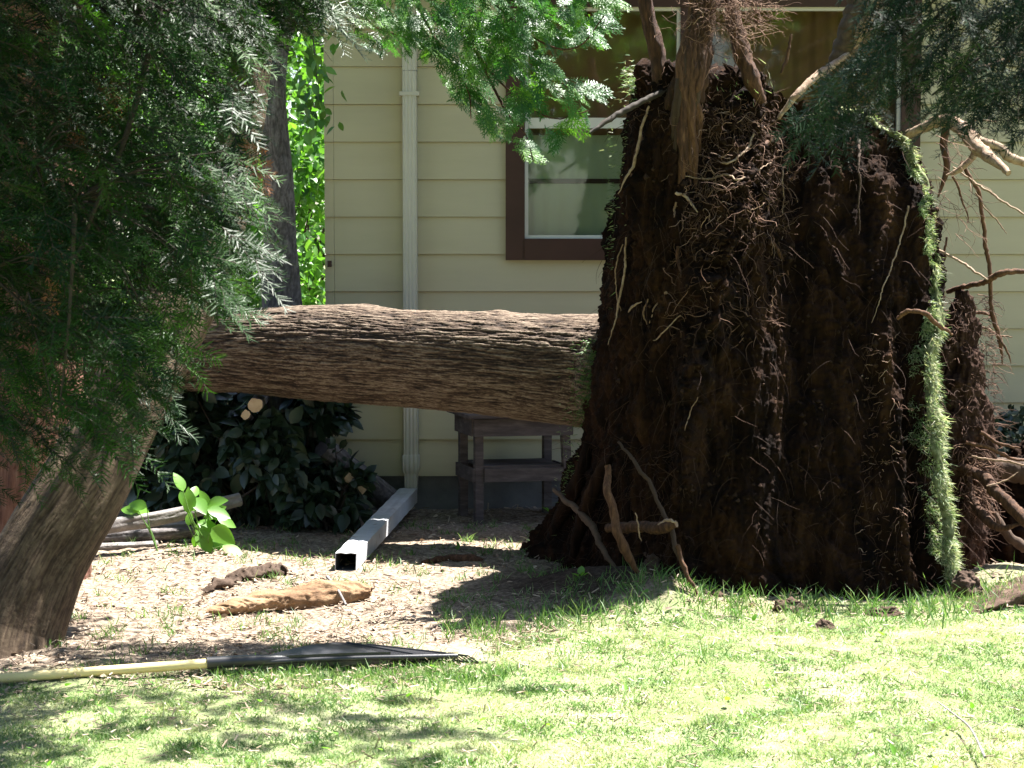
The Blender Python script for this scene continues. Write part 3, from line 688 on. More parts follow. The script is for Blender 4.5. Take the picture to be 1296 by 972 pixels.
R_([(832, 666), (845, 658), (858, 660)], [8.08, 8.04, 8.0], [3, 4, 1.5], 'root_pale')
R_([(803, 650), (808, 668), (813, 684)], 8.05, [1.4, 2, 1.6], 'root_pale')
R_([(882, 500), (874, 526), (866, 546)], 8.12, [1, 1.4, 1], 'root_pale')
R_([(700, 620), (740, 655), (760, 690), (790, 735)], [9.0, 8.7, 8.5, 8.3], [3, 5, 4, 2], 'root_dark')
R_([(745, 560), (735, 600), (712, 650), (690, 700)], [9.0, 9.0, 9.1, 9.25], [7, 9, 10, 9], 'soil')
R_([(790, 560), (760, 600), (740, 650), (725, 705)], [8.7, 8.7, 8.75, 8.8], [6, 9, 10, 8], 'soil')
# right side
R_([(1150, 170), (1198, 152), (1222, 168), (1244, 192), (1278, 218)], [8.95, 8.75, 8.60, 8.50, 8.35], [6, 9, 10, 9, 7], 'root_pale', cutend=True)
R_([(1230, 175), (1258, 186), (1296, 206), (1350, 226)], [8.65, 8.65, 8.65, 8.65], [6, 6.5, 6, 5], 'root_pale')
R_([(1235, 170), (1232, 196), (1215, 214), (1196, 222)], 8.65, [5, 5, 4, 2], 'root_pale')
R_([(1198, 150), (1194, 180), (1198, 214), (1186, 250)], 8.80, [6, 5, 4, 2])
R_([(1218, 92), (1250, 84), (1284, 72), (1340, 50)], 8.65, [2, 3, 5, 5], 'root_pale')
R_([(1228, 152), (1246, 151), (1262, 153)], 8.65, [1.4, 2.2, 1.8], 'root_pale')
R_([(1178, 312), (1206, 326), (1230, 341), (1250, 354)], [8.85, 8.75, 8.65, 8.60], [2.6, 2.8, 3, 2.6], 'root_pale')
R_([(1198, 370), (1222, 362), (1248, 356), (1268, 346), (1320, 340)], [9.05, 8.95, 8.85, 8.75, 8.75], [3, 3.4, 3.6, 4, 3.6])
R_([(1216, 205), (1236, 240), (1246, 300), (1252, 350), (1256, 395), (1266, 430), (1268, 462)], 8.85, [2.4, 2.6, 2.6, 2.8, 2.6, 3.2, 1.6])
R_([(1262, 424), (1274, 438), (1280, 460)], 8.5, [1.8, 1.5, .8])
R_([(1206, 212), (1242, 236), (1272, 256), (1320, 286)], [8.75, 8.70, 8.65, 8.60], [2, 2.6, 2.6, 2.4], 'root_pale')
R_([(1234, 244), (1258, 276), (1274, 296)], 8.80, [1.6, 1.6, 1], 'root_pale')
R_([(1206, 222), (1216, 250), (1226, 282)], 8.85, [1.5, 1.4, .8])
R_([(1198, 300), (1194, 330), (1180, 336)], 8.85, [1.4, 2, 1.6])
R_([(1222, 414), (1246, 415), (1262, 423), (1282, 426)], [9.15, 9.05, 9.00, 8.95], [2.4, 2.6, 2.4, 2], 'root_pale')
R_([(1196, 393), (1222, 397), (1246, 395), (1256, 404)], 9.15, [1.6, 2.2, 2.4, 1], 'root')
R_([(1206, 592), (1236, 598), (1262, 624), (1300, 656), (1350, 690)], [8.8, 8.7, 8.6, 8.5, 8.4], [6, 7, 8, 8, 8], 'root')
R_([(1222, 600), (1234, 636), (1250, 660), (1270, 668), (1296, 660)], [8.8, 8.7, 8.6, 8.55, 8.5], [5, 6, 6, 4, 2], 'root')
R_([(1222, 560), (1252, 566), (1280, 580), (1320, 582)], 8.7, [2.4, 2.2, 2, 1.8])
R_([(1228, 578), (1262, 582), (1296, 588), (1330, 600)], 8.65, [2.2, 2.4, 2.4, 2], 'root_pale')
R_([(1240, 548), (1262, 560), (1290, 568)], 8.7, [2.6, 2.2, 1.6], 'root')
R_([(1250, 614), (1272, 608), (1288, 598)], 8.6, [1.6, 1.8, 1.2], 'root_pale')
R_([(1242, 586), (1278, 594), (1340, 604)], 9.3, [12, 15, 15], 'root_dark')
R_([(1228, 500), (1246, 520), (1254, 556)], 8.9, [1.6, 1.6, 1])
R_([(1222, 470), (1240, 478), (1252, 494)], 8.9, [1.6, 1.6, 1])
R_([(1250, 640), (1290, 690), (1340, 700)], 8.9, [5, 7, 6], 'root_dark')

# hair-like rootlets as one uncountable part
def rootlets():
    g = Geo()
    def walk(p0, n0, L, r0, down=.6, curl=.5, rv=.5, out=.5):
        n = 7; d = n0 * out + np.array([rng.normal(0, .5), rng.normal(0, .25), -down * rng.random() + .1]); d /= np.linalg.norm(d) + 1e-9
        pts = [p0]; 
        for k in range(n - 1):
            d = d + rng.normal(0, curl, 3) * .55 + np.array([0, -.03, -.14 * down]); d /= np.linalg.norm(d)
            pts.append(pts[-1] + d * L / n)
        tube(g, np.array(pts), np.linspace(r0, r0 * .35, n), 3, r=rv, cap=False)
    def area(n, x0, x1, y0, y1, L, r, rv=(0, 1), **k):
        c = 0; tries = 0
        while c < n and tries < n * 4:
            tries += 1
            px, py = rng.uniform(x0, x1), rng.uniform(y0, y1); p0, n0 = hit(px, py, -.005)
            if p0 is None: continue
            walk(p0, n0, rng.uniform(*L), rng.uniform(*r), rv=rng.uniform(*rv), **k); c += 1
    area(650, 862, 1002, 135, 300, (.04, .2), (.0008, .0024), (.3, 1), curl=.8, out=.8)
    area(240, 840, 985, 300, 430, (.04, .18), (.0008, .0022), (.1, .9), curl=.8, out=.7)
    area(900, 760, 1210, 120, 765, (.05, .3), (.0007, .0022), (0, .28), curl=.35, out=.3, down=1.2)
    area(250, 690, 860, 560, 760, (.05, .3), (.0008, .002), (0, .4), curl=.5, out=.6)
    area(300, 1090, 1150, 420, 760, (.02, .09), (.0008, .0025), (.3, 1), curl=.6, out=.9)
    area(200, 1000, 1180, 130, 230, (.03, .12), (.0008, .002), (.1, .5), curl=.7, out=.9)
    area(200, 785, 1000, 80, 160, (.03, .12), (.0008, .002), (.2, .9), curl=.7, out=.9)
    for k in range(420):      # wisps hanging from the upper roots
        c = P(rng.normal(915, 26), rng.normal(10, 26), 8.38 + rng.normal(0, .05))
        walk(c, np.array([rng.normal(.2, .7), -.3, rng.normal(0, .4)]), rng.uniform(.05, .2), rng.uniform(.0007, .002), curl=.8, rv=rng.uniform(.2, 1), out=.8)
    for k in range(60):
        c = P(rng.normal(950, 14), rng.normal(18, 12), 8.38)
        walk(c, np.array([1, -.2, -.1]), rng.uniform(.08, .2), rng.uniform(.001, .002), curl=.5, rv=rng.uniform(.4, 1), out=1, down=.2)
    for k in range(700):      # mat on the right clump
        t = rng.random(); py = 372 + 320 * t; a = rng.uniform(-2.6, 1.2)
        w_ = .14 * math.sin(PI * min(.95, .25 + .6 * t)) + .01; c0 = P(1214, py, 8.95)
        p0 = c0 + np.array([w_ * math.cos(a), .16 * math.sin(a), 0]); walk(p0, np.array([math.cos(a), math.sin(a), 0]), rng.uniform(.03, .16), rng.uniform(.0008, .0026), curl=.6, rv=rng.uniform(.05, .7), out=.9)
    for k in range(220):
        c = P(rng.uniform(1215, 1250), rng.uniform(560, 650), 8.75 + rng.normal(0, .05)); walk(c, np.array([.6, -.3, -.2]), rng.uniform(.03, .2), rng.uniform(.0008, .003), curl=.5, rv=rng.uniform(.1, .9))
    for k in range(90):
        c = P(rng.uniform(1180, 1235), rng.uniform(150, 300), 8.5 + rng.normal(0, .08)); walk(c, np.array([.8, -.2, -.4]), rng.uniform(.05, .2), rng.uniform(.0008, .002), curl=.4, rv=rng.uniform(.3, 1))
    o = g.build('rootlets', M['fine'], FT); o['kind'] = 'stuff'
    # crumbs of soil clinging to the face
    g = Geo(); n = 0
    ico = np.array([[1, 0, 0], [-1, 0, 0], [0, 1, 0], [0, -1, 0], [0, 0, 1], [0, 0, -1]], float); F8 = [[0, 2, 4], [2, 1, 4], [1, 3, 4], [3, 0, 4], [2, 0, 5], [1, 2, 5], [3, 1, 5], [0, 3, 5]]
    zones = [(760, 1200, 100, 770, 700), (865, 1000, 130, 330, 700), (960, 1010, 85, 150, 150), (780, 860, 740, 790, 100)]
    for (a, b, c, d, m_) in zones:
        for k in range(m_):
            p0, n0 = hit(rng.uniform(a, b), rng.uniform(c, d), 0)
            if p0 is None: continue
            s = rng.uniform(.003, .014) * (1.3 if rng.random() < .1 else 1)
            g.add(ico * s * rng.uniform(.5, 1.3, (6, 1)) + p0, T=F8, r=rng.random())
    o = g.build('soil_crumbs', M['crumb'], FT, smooth=False); o['kind'] = 'stuff'
rootlets()

# grass blades helper ---------------------------------------------------
def blades(g, pos, L, wd, d, rnd, bend=.5):
    """pos (n,3) base; d (n,3) growth direction"""
    n = len(pos); d = d / np.linalg.norm(d, axis=1)[:, None]
    side = np.cross(d, rng.normal(0, 1, (n, 3))); side /= np.linalg.norm(side, axis=1)[:, None] + 1e-9
    bd = rng.normal(0, 1, (n, 3)); bd[:, 2] = -np.abs(bd[:, 2]) * .6; bd *= (bend * L)[:, None] * .4
    w_ = wd[:, None] * side; l_ = L[:, None] * d
    V = np.stack([pos - w_, pos + w_, pos + l_ * .5 + bd * .25 + w_ * .8, pos + l_ * .5 + bd * .25 - w_ * .8, pos + l_ + bd], 1)
    o = (np.arange(n) * 5)[:, None]
    g.add(V.reshape(-1, 3), np.array([[0, 1, 2, 3]]) + o, np.array([[3, 2, 4]]) + o, r=np.repeat(rnd, 5))

# sod edge on the root plate
def sod():
    path = [(1018, 150), (1060, 138), (1100, 148), (1140, 178), (1166, 222), (1180, 285), (1186, 350), (1184, 410), (1178, 460), (1186, 540), (1194, 620), (1200, 690), (1208, 742)]
    Ys = [8.72, 8.80, 8.88, 8.88, 8.85, 8.78, 8.70, 8.62, 8.52, 8.40, 8.33, 8.29, 8.28]
    wpx = [4, 4, 5, 6, 6, 5, 5, 7, 11, 13, 12, 11, 8]
    n = 200; C = resample(np.array([P(a, b, c) for (a, b), c in zip(path, Ys)]), n); W = np.interp(np.linspace(0, 1, n), np.linspace(0, 1, len(wpx)), wpx) * 8.3 / FPX; W = W * np.clip(1 + 1.2 * perlin(C * 9, 3) + .9 * perlin(C * 30, 4), .25, 2); C = C + .05 * np.stack([perlin(C * 7, 11), perlin(C * 7, 12), 0 * W], -1)
    T, _, _ = frames(C)
    out = np.cross(T, [0, -1, 0]); out[:, 1] = 0; out /= np.linalg.norm(out, axis=1)[:, None]
    if out[100, 0] < 0: out = -out
    g = Geo(); na = 14
    a = np.linspace(0, 2 * PI, na, endpoint=False)
    V = C[:, None] + (np.cos(a)[None, :, None] * W[:, None, None] * .5) * out[:, None] + (np.sin(a)[None, :, None] * .035) * np.array([0, 1., 0]) + np.array([0, .03, 0])
    V = V + out[:, None] * (.02 * fbm(V * 20, 3, 40))[..., None]
    i = np.arange(n - 1)[:, None] * na; j = np.arange(na)[None, :]; j2 = (j + 1) % na
    g.add(V.reshape(-1, 3), np.stack([i + j, i + na + j, i + na + j2, i + j2], -1).reshape(-1, 4))
    s = g.build('sod', surf('thatch', [(.3, (.06, .06, .03)), (.5, (.14, .16, .08)), (.75, (.28, .28, .17))], scale=40, bump=.8, bdist=.01, rough=.95, spec=.1), FT)
    g = Geo(); m = 9000
    pyc = [q[1] for q in path[2:]]; pxc = [q[0] for q in path[2:]]; hw_ = [4, 8, 8, 7, 7, 10, 26, 34, 26, 20, 12]
    bp = []; bn = []
    for _ in range(15000):
        py = rng.uniform(148, 745); cx = np.interp(py, pyc, pxc); hw = np.interp(py, pyc, hw_); off = rng.uniform(-1, .5) * hw
        nn_ = fbm(np.array([[cx / 14, py / 30, off / 25]]), 3, 57)[0]
        if nn_ + .30 + .35 * off / hw < rng.random() * .3: continue
        h_, n_ = hit(cx + off - 4 + 14 * fbm(np.array([[0, py / 26, 0]]), 2, 5)[0], py, .003)
        if h_ is None: continue
        bp.append(h_); bn.append(n_)
    bp = np.array(bp); bn = np.array(bn); nb_ = len(bp)
    blades(g, bp, rng.uniform(.008, .034, nb_) * (.6 + 1.8 * np.abs(perlin(bp * 16, 5))), rng.uniform(.0008, .0018, nb_), bn * .6 + [.5, -.2, -.35] + rng.normal(0, .5, (nb_, 3)), np.clip(rng.normal(.55, .3, nb_), 0, 1), .8)
    t = rng.beta(1.5, .9, m) * (n - 1); k = t.astype(int); u = rng.uniform(-.5, .6, m)
    th = rng.uniform(-PI * 1.05, .35 * PI, m); rad_ = out[k] * np.cos(th)[:, None] + np.array([0, 1., 0]) * np.sin(th)[:, None]
    pos = C[k] + out[k] * (W[k] * .5 * np.cos(th))[:, None] + np.array([0, 1., 0]) * (.035 * np.sin(th) + .03)[:, None]
    pos += rng.normal(0, .008, (m, 3))
    kp = fbm(pos * 13, 2, 55) + np.where(pos[:, 2] > 1.0, .16, .32) > rng.random(m) * .35; pos, k, rad_ = pos[kp], k[kp], rad_[kp]; m = len(pos)
    d = out[k] * .7 + rad_ * .7 + np.array([.0, -.1, -.5]) + rng.normal(0, .65, (m, 3))
    blades(g, pos, rng.uniform(.008, .038, m) * (.6 + 1.8 * np.abs(perlin(pos * 16, 5))), rng.uniform(.0008, .0018, m), d, np.clip(rng.normal(.7, .3, m), 0, 1), .8)
    o = g.build('sod_grass', M['sodgrass'], s); o['kind'] = 'stuff'
    # small fringes: left shoulder, crest, trunk collar
    g = Geo()
    for (cx, cy, Y, sx, sy, num, dr, L) in ((803, 102, 8.7, 7, 12, 260, (-.8, -.3, .1), (.015, .04)), (790, 190, 8.8, 4, 40, 90, (-1, -.2, -.1), (.01, .03)), (940, 118, 8.5, 18, 14, 60, (-.5, -.3, .8), (.02, .05)),
                                         (775, 260, 8.85, 3, 60, 160, (-1, -.2, -.1), (.01, .03)), (750, 640, 9.0, 3, 3, 0, (-1, 0, 0), (.01, .02)), (722, 600, 9.1, 8, 40, 240, (-.9, -.3, .2), (.01, .03))):
        if num == 0: continue
        pos = np.array([P(rng.normal(cx, sx) - (rng.normal(0, 1) * 0), rng.normal(cy, sy), Y + rng.normal(0, .05)) for _ in range(num)])
        blades(g, pos, rng.uniform(*L, num), rng.uniform(.001, .002, num), np.array(dr) + rng.normal(0, .4, (num, 3)), rng.uniform(.1, .9, num))
    # moss and grass round the root collar
    num = 1600; py = rng.uniform(430, 545, num); px = 757 - (py - 430) * .16 - np.abs(rng.normal(0, 13, num)) + 8
    nl_, na_ = TV.shape[:2]; ii = np.arange(0, nl_ - 1, 4)[:-1]; jj = np.arange(0, na_, 4)
    sub = TV[::4, ::4]; a_, b_ = sub.shape[:2]; qi = (np.arange(a_ - 1)[:, None] * b_ + np.arange(b_)[None, :]); qj = (np.arange(a_ - 1)[:, None] * b_ + (np.arange(b_)[None, :] + 1) % b_)
    TB = BVHTree.FromPolygons(sub.reshape(-1, 3).tolist(), np.stack([qi, qi + b_, qj + b_, qj], -1).reshape(-1, 4).tolist())
    pos = []
    for a_, b_ in zip(px, py):
        loc, nor, _i, _d = TB.ray_cast(Vector(CAM), Vector(ray(a_, b_)).normalized())
        if loc is not None: pos.append(np.array(loc))
    num = len(pos)
    pos = np.array(pos); blades(g, pos, rng.uniform(.012, .035, num), rng.uniform(.001, .0022, num), np.array([-.5, -.8, -.1]) + rng.normal(0, .4, (num, 3)), rng.uniform(0, .45, num))
    o = g.build('collar_grass', M['sodgrass'], FT); o['kind'] = 'stuff'
sod()

# ---------------------------------------------------------------- leaf templates
def tmpl(g): return g.arrays()
def needle_template(L=.17, nl=.033, nw=.0018, twigs=4, seed=1, angle=50, sp=.0068):
    r = np.random.default_rng(seed); g = Geo()
    def twig(o, d, up, ln):
        x = np.cross(d, up); n = int(ln / sp); ps = [o + d * ln * t + up * (-.02 * t * t) * ln / .1 for t in np.linspace(0, 1, 5)]
        tube(g, ps, np.linspace(.0016, .0008, 5), 3, m=1, cap=False)
        for k in range(n):
            t = (k + r.random()) / n
            for sgn in (-1, 1):
                b = o + d * ln * t + up * (-.02 * t * t) * ln / .1; a = math.radians(angle + r.normal(0, 11)) * (1 - .3 * t)
                dd = d * math.cos(a) + x * sgn * math.sin(a) + up * r.normal(.1, .25); dd /= np.linalg.norm(dd)
                l_ = nl * r.uniform(.75, 1.1) * (1 - .35 * t ** 3); w_ = np.cross(dd, up); w_ = w_ / np.linalg.norm(w_) * nw
                g.add(np.stack([b - w_, b + w_, b + dd * l_ * .8 + w_ * .8, b + dd * l_, b + dd * l_ * .8 - w_ * .8][:3] + [b + dd * l_]), [[0, 1, 2, 3]], r=r.uniform(.2, .8), m=0)
    Y_ = np.array([0, 1., 0]); Z_ = np.array([0, 0, 1.]); X_ = np.array([1., 0, 0])
    twig(np.zeros(3), Y_, Z_, L)
    for k in range(twigs):
        t = .12 + .7 * k / twigs; s = 1 if k % 2 else -1; a = math.radians(42 + r.normal(0, 5))
        d = Y_ * math.cos(a) + X_ * s * math.sin(a) + Z_ * r.normal(0, .08); d /= np.linalg.norm(d)
        twig(Y_ * L * t, d, Z_, L * .62 * (1 - t * .65))
    return tmpl(g)
def thuja_template(seed=1, L=.13):
    r = np.random.default_rng(seed); g = Geo()
    def seg(o, d, ln, w_, dep):
        Z_ = np.array([0, 0, 1.]); x = np.cross(d, Z_)
        n = 3; pts = [o + d * ln * t + Z_ * (r.normal(0, .002) - .05 * ln * t * t * 3) for t in np.linspace(0, 1, n)]
        wd = [w_, w_ * .9, w_ * .35]; V = []
        for p_, q in zip(pts, wd): V += [p_ - x * q + Z_ * -.0006, p_ + x * q + Z_ * -.0006]
        g.add(V, [[0, 1, 3, 2], [2, 3, 5, 4]], r=r.uniform(.1, .9))
        if dep > 0:
            m = int(max(3, ln / (.0105 if dep == 2 else .0085)))
            for k in range(m):
                t = .1 + .85 * k / m; s = 1 if k % 2 else -1; a = math.radians(38 + r.normal(0, 6))
                dd = d * math.cos(a) + x * s * math.sin(a) + Z_ * r.normal(0, .06); dd /= np.linalg.norm(dd)
                seg(o + d * ln * t + Z_ * (-.15 * ln * t * t), dd, ln * (.5 if dep == 2 else .42) * (1 - .7 * t) + .006, w_ * .9, dep - 1)
    seg(np.zeros(3), np.array([0, 1., 0]), L, .0024, 2)
    return tmpl(g)
def broad_template(wd=.6, fold=.12, droop=.15, fine=False):
    g = Geo(); n = 7 if fine else 4
    V = []; Q = []
    for k in range(n + 1):
        t = k / n; h = wd / 2 * math.sin(PI * t ** .8) ** .8 if 0 < t < 1 else .004
        V += [[-h, t, h * fold * 2 - droop * t * t], [0, t, -droop * t * t], [h, t, h * fold * 2 - droop * t * t]]
    for k in range(n):
        a = k * 3; Q += [[a, a + 1, a + 4, a + 3], [a + 1, a + 2, a + 5, a + 4]]
    g.add(V, Q); return tmpl(g)
NEED = [needle_template(seed=1, L=.15), needle_template(seed=2, L=.2, twigs=3, nl=.038, sp=.0085, nw=.0018), needle_template(seed=3, L=.26, twigs=2, nl=.044, sp=.0100, nw=.0019, angle=58)]
THU = [thuja_template(s) for s in (1, 2, 3)]
LEAF = broad_template(); LEAFF = broad_template(fine=True, fold=.1)

def unit(v): return v / (np.linalg.norm(v, axis=-1)[..., None] + 1e-9)
def inpoly(px, py, poly):
    c = False; n = len(poly)
    for i in range(n):
        x1, y1 = poly[i]; x2, y2 = poly[(i + 1) % n]
        if (y1 > py) != (y2 > py) and px < (x2 - x1) * (py - y1) / (y2 - y1) + x1: c = not c
    return c

# ---------------------------------------------------------------- the dark fir at the left
def fir_left():
    T = empty('fir_tree', 'dark dense fir with long flat needles hanging across the upper left', 'tree')
    base = np.array([-2.75, 6.1, 0]); top = np.array([-2.6, 6.2, 6.5])
    bark_tube('trunk', [base, (base + top) / 2, top], [.2, .15, .05], 200, 48, M['bark_red'], T, ridge=.03, along=.2, amp=.01, seed=8)
    poly = [(-120, -120), (430, -120), (418, 10), (404, 40), (385, 40), (365, 20), (335, 50), (312, 110), (306, 200), (325, 262), (318, 320), (308, 360), (270, 385), (228, 405), (210, 460), (200, 535), (180, 520), (140, 545), (80, 560), (60, 600), (10, 610), (-120, 620)]
    g = Geo(); lg = Geo()
    ends = []
    def limb(A, r0, n=14):
        C = resample(np.array(A), n); tube(lg, C, np.linspace(r0, r0 * .3, n), 6); return C
    tb = lambda z: base + (top - base) * z / 6.5
    limbs = []
    for (px, py, Y, z0) in ((230, 60, 5.6, 3.4), (300, 160, 6.2, 3.6), (150, 300, 5.5, 2.9), (250, 330, 6.3, 3.0), (80, 430, 5.4, 2.4), (180, 480, 6.0, 2.5), (30, 540, 5.6, 2.0), (330, 20, 6.8, 4.0), (100, 120, 6.6, 3.4), (20, 250, 6.0, 2.8), (200, 220, 6.8, 3.3), (300, 360, 6.6, 3.2)):
        e = P(px, py, Y); s = tb(z0 * .86); m = (s + e) / 2 + [0, 0, .14]
        limbs.append(limb([s, m, e], .010))
    # long bare hanging branches seen against the needles
    limb([P(215, -60, 5.6), P(190, 60, 5.55), P(160, 170, 5.5), (P(118, 270, 5.45)), P(92, 340, 5.4)], .012, 20)
    limb([P(245, -60, 5.6), P(232, 20, 5.6), P(236, 60, 5.6)], .006, 12)
    limb([P(95, 270, 5.3), P(86, 420, 5.3), P(72, 540, 5.3)], .006, 16)
    limb([P(226, 400, 5.9), P(222, 470, 5.9), P(205, 540, 5.9)], .005, 12)
    lc = np.concatenate(limbs)
    pos, dr, up, sc_, rn, kk = [], [], [], [], [], []
    n = 0; num = 1600
    while n < num:
        px, py = rng.uniform(-120, 430), rng.uniform(-120, 620)
        if not inpoly(px, py, poly): continue
        if px < 60 and py > 0 and rng.random() < .25: continue
        # let the lower fringe and the right border thin out
        dens = 1.0
        if px > 340 and py > 30: dens = .25
        if py > 430: dens = .42
        if 100 < px < 330 and 60 < py < 200: dens = .8
        if rng.random() > dens: continue
        Y = rng.uniform(5.2, 7.0) if px < 330 else rng.uniform(5.8, 6.6)
        p_ = P(px, py, Y)
        d = p_ - (base + [0, 0, max(p_[2] - .3, 0)]); d[2] *= .2; d = d / np.linalg.norm(d)
        d = d + np.array([rng.normal(0, .45), rng.normal(0, .45), rng.normal(-.55, .25)])
        pos.append(p_ - d / np.linalg.norm(d) * .09); dr.append(d); up.append(np.array([rng.normal(0, .45), rng.normal(-.25, .45), 1.0]))
        sc_.append(rng.uniform(.75, 1.2)); rn.append(np.clip(rng.normal(.45, .25), 0, 1)); kk.append(2 if py > 400 and rng.random() < .8 else rng.choice([0, 1, 2], p=[.35, .35, .3])); n += 1
    pos, dr, up, sc_, rn, kk = map(np.array, (pos, dr, up, sc_, rn, kk))
    for k in range(3):
        s = kk == k; inst(g, NEED[k], pos[s], dr[s], up[s], sc_[s], rn[s])
    m = 1100; z = rng.uniform(2.75, 4.0, m); x = rng.uniform(-2.8, 0, m); x = -2.8 + (x + 2.8) / 2.8 * (2.8 - .95 + .4 * (z - 3)); y = rng.uniform(5.2, 8.0, m)  # unseen canopy added toward the sun to shade the needles below
    pc = np.stack([x, y, z], -1); kp = fbm(pc * 2.2, 2, 66) > -.22; pc = pc[kp]; m = len(pc)
    inst(g, NEED[1], pc, rng.normal(0, .7, (m, 3)) + [.6, 0, -.4], rng.normal(0, .35, (m, 3)) + [0, 0, 1], rng.uniform(1.3, 2.0, m), rng.random(m))
    for zz in (3.0, 3.4, 3.8):
        for a_ in (-.5, 0, .5): tube(lg, resample([tb(zz - .3), tb(zz) + [.8, a_ * .8, .2], tb(zz) + [1.9, a_ * 2 + .4, .0]], 10), np.linspace(.03, .006, 10), 6)
    # stems joining sprays to the limbs
    for p_, d_ in zip(pos[::3], dr[::3]):
        j = np.argmin(((lc - p_) ** 2).sum(1)); q_ = lc[max(j - 1, 0)]
        if np.linalg.norm(q_ - p_) < .55: tube(lg, resample([q_, (q_ + p_) / 2 + [0, 0, .03], p_], 5), np.linspace(.0035, .0015, 5), 4, cap=False)
    o = g.build('crown', [M['needle'], M['twig']], T)
    lg.build('limbs', M['twig'], T)
    # a few dead, rust coloured sprays
    g = Geo(); pts = [(95, 165), (110, 100), (125, 115), (85, 150), (305, 175), (312, 200), (60, 350), (120, 130)]
    pos = np.array([P(a, b, 5.9 + rng.normal(0, .2)) for a, b in pts]); k = len(pts)
    inst(g, NEED[0], pos, rng.normal(0, .4, (k, 3)) + [.5, 0, -.8], rng.normal(0, .4, (k, 3)) + [0, -1, .4], np.full(k, .8), rng.random(k))
    dm = leafmat('dead_needles', [(0, (.18, .07, .03)), (1, (.4, .17, .07))], rough=.6, trans=.3, tcol=(1, .9, .6)); g.build('dead_sprays', [dm, M['twig']], T)
    re_base(T)
fir_left()

# fir branch at the top right
def fir_right():
    T = empty('fir_tree', 'dark fir whose drooping shaded branch hangs across the top right corner', 'tree')
    base = np.array([3.3, 5.4, 0]); top = np.array([3.2, 5.5, 6.5])
    bark_tube('trunk', [base, (base + top) / 2, top], [.16, .12, .04], 160, 40, M['bark_grey'], T, ridge=.03, along=.2, amp=.008, seed=18)
    poly = [(1035, -200), (1480, -200), (1480, 200), (1400, 215), (1300, 190), (1282, 150), (1262, 165), (1225, 150), (1190, 150), (1150, 130), (1120, 158), (1060, 172), (1010, 165), (1008, 130), (1060, 95), (1085, 60), (1110, 30)]
    g = Geo(); lg = Geo(); pos, dr, up, sc_, rn, kk = [], [], [], [], [], []
    for (px, py, z0) in ((1080, 110, 3.4), (1150, 30, 3.6), (1180, 120, 3.1), (1250, 60, 3.2), (1290, 150, 2.9), (1380, 60, 3.2)):
        e = P(px, py, 5.3); s = base + (top - base) * z0 / 6.5
        tube(lg, resample([s, (s + e) / 2 + [0, 0, .2], e], 14), np.linspace(.014, .003, 14), 6)
    n = 0
    while n < 620:
        px, py = rng.uniform(1000, 1480), rng.uniform(-200, 215)
        if not inpoly(px, py, poly): continue
        if py > 135 and rng.random() < .5: continue
        Y = rng.uniform(5.0, 5.7); p_ = P(px, py, Y); d = np.array([-.5 + rng.normal(0, .5), rng.normal(0, .4), -.65 + rng.normal(0, .3)])
        pos.append(p_ - d / np.linalg.norm(d) * .07); dr.append(d); up.append(np.array([rng.normal(0, .5), rng.normal(-.4, .5), 1])); sc_.append(rng.uniform(.6, 1.0)); rn.append(np.clip(rng.normal(.4, .3), 0, 1)); kk.append(rng.integers(3)); n += 1
    pos, dr, up, sc_, rn, kk = map(np.array, (pos, dr, up, sc_, rn, kk))
    for k in range(3):
        s = kk == k; inst(g, NEED[k], pos[s], dr[s], up[s], sc_[s], rn[s])
    g.build('crown', [M['needle_dark'], M['twig']], T); lg.build('limbs', M['twig'], T); re_base(T)
fir_right()

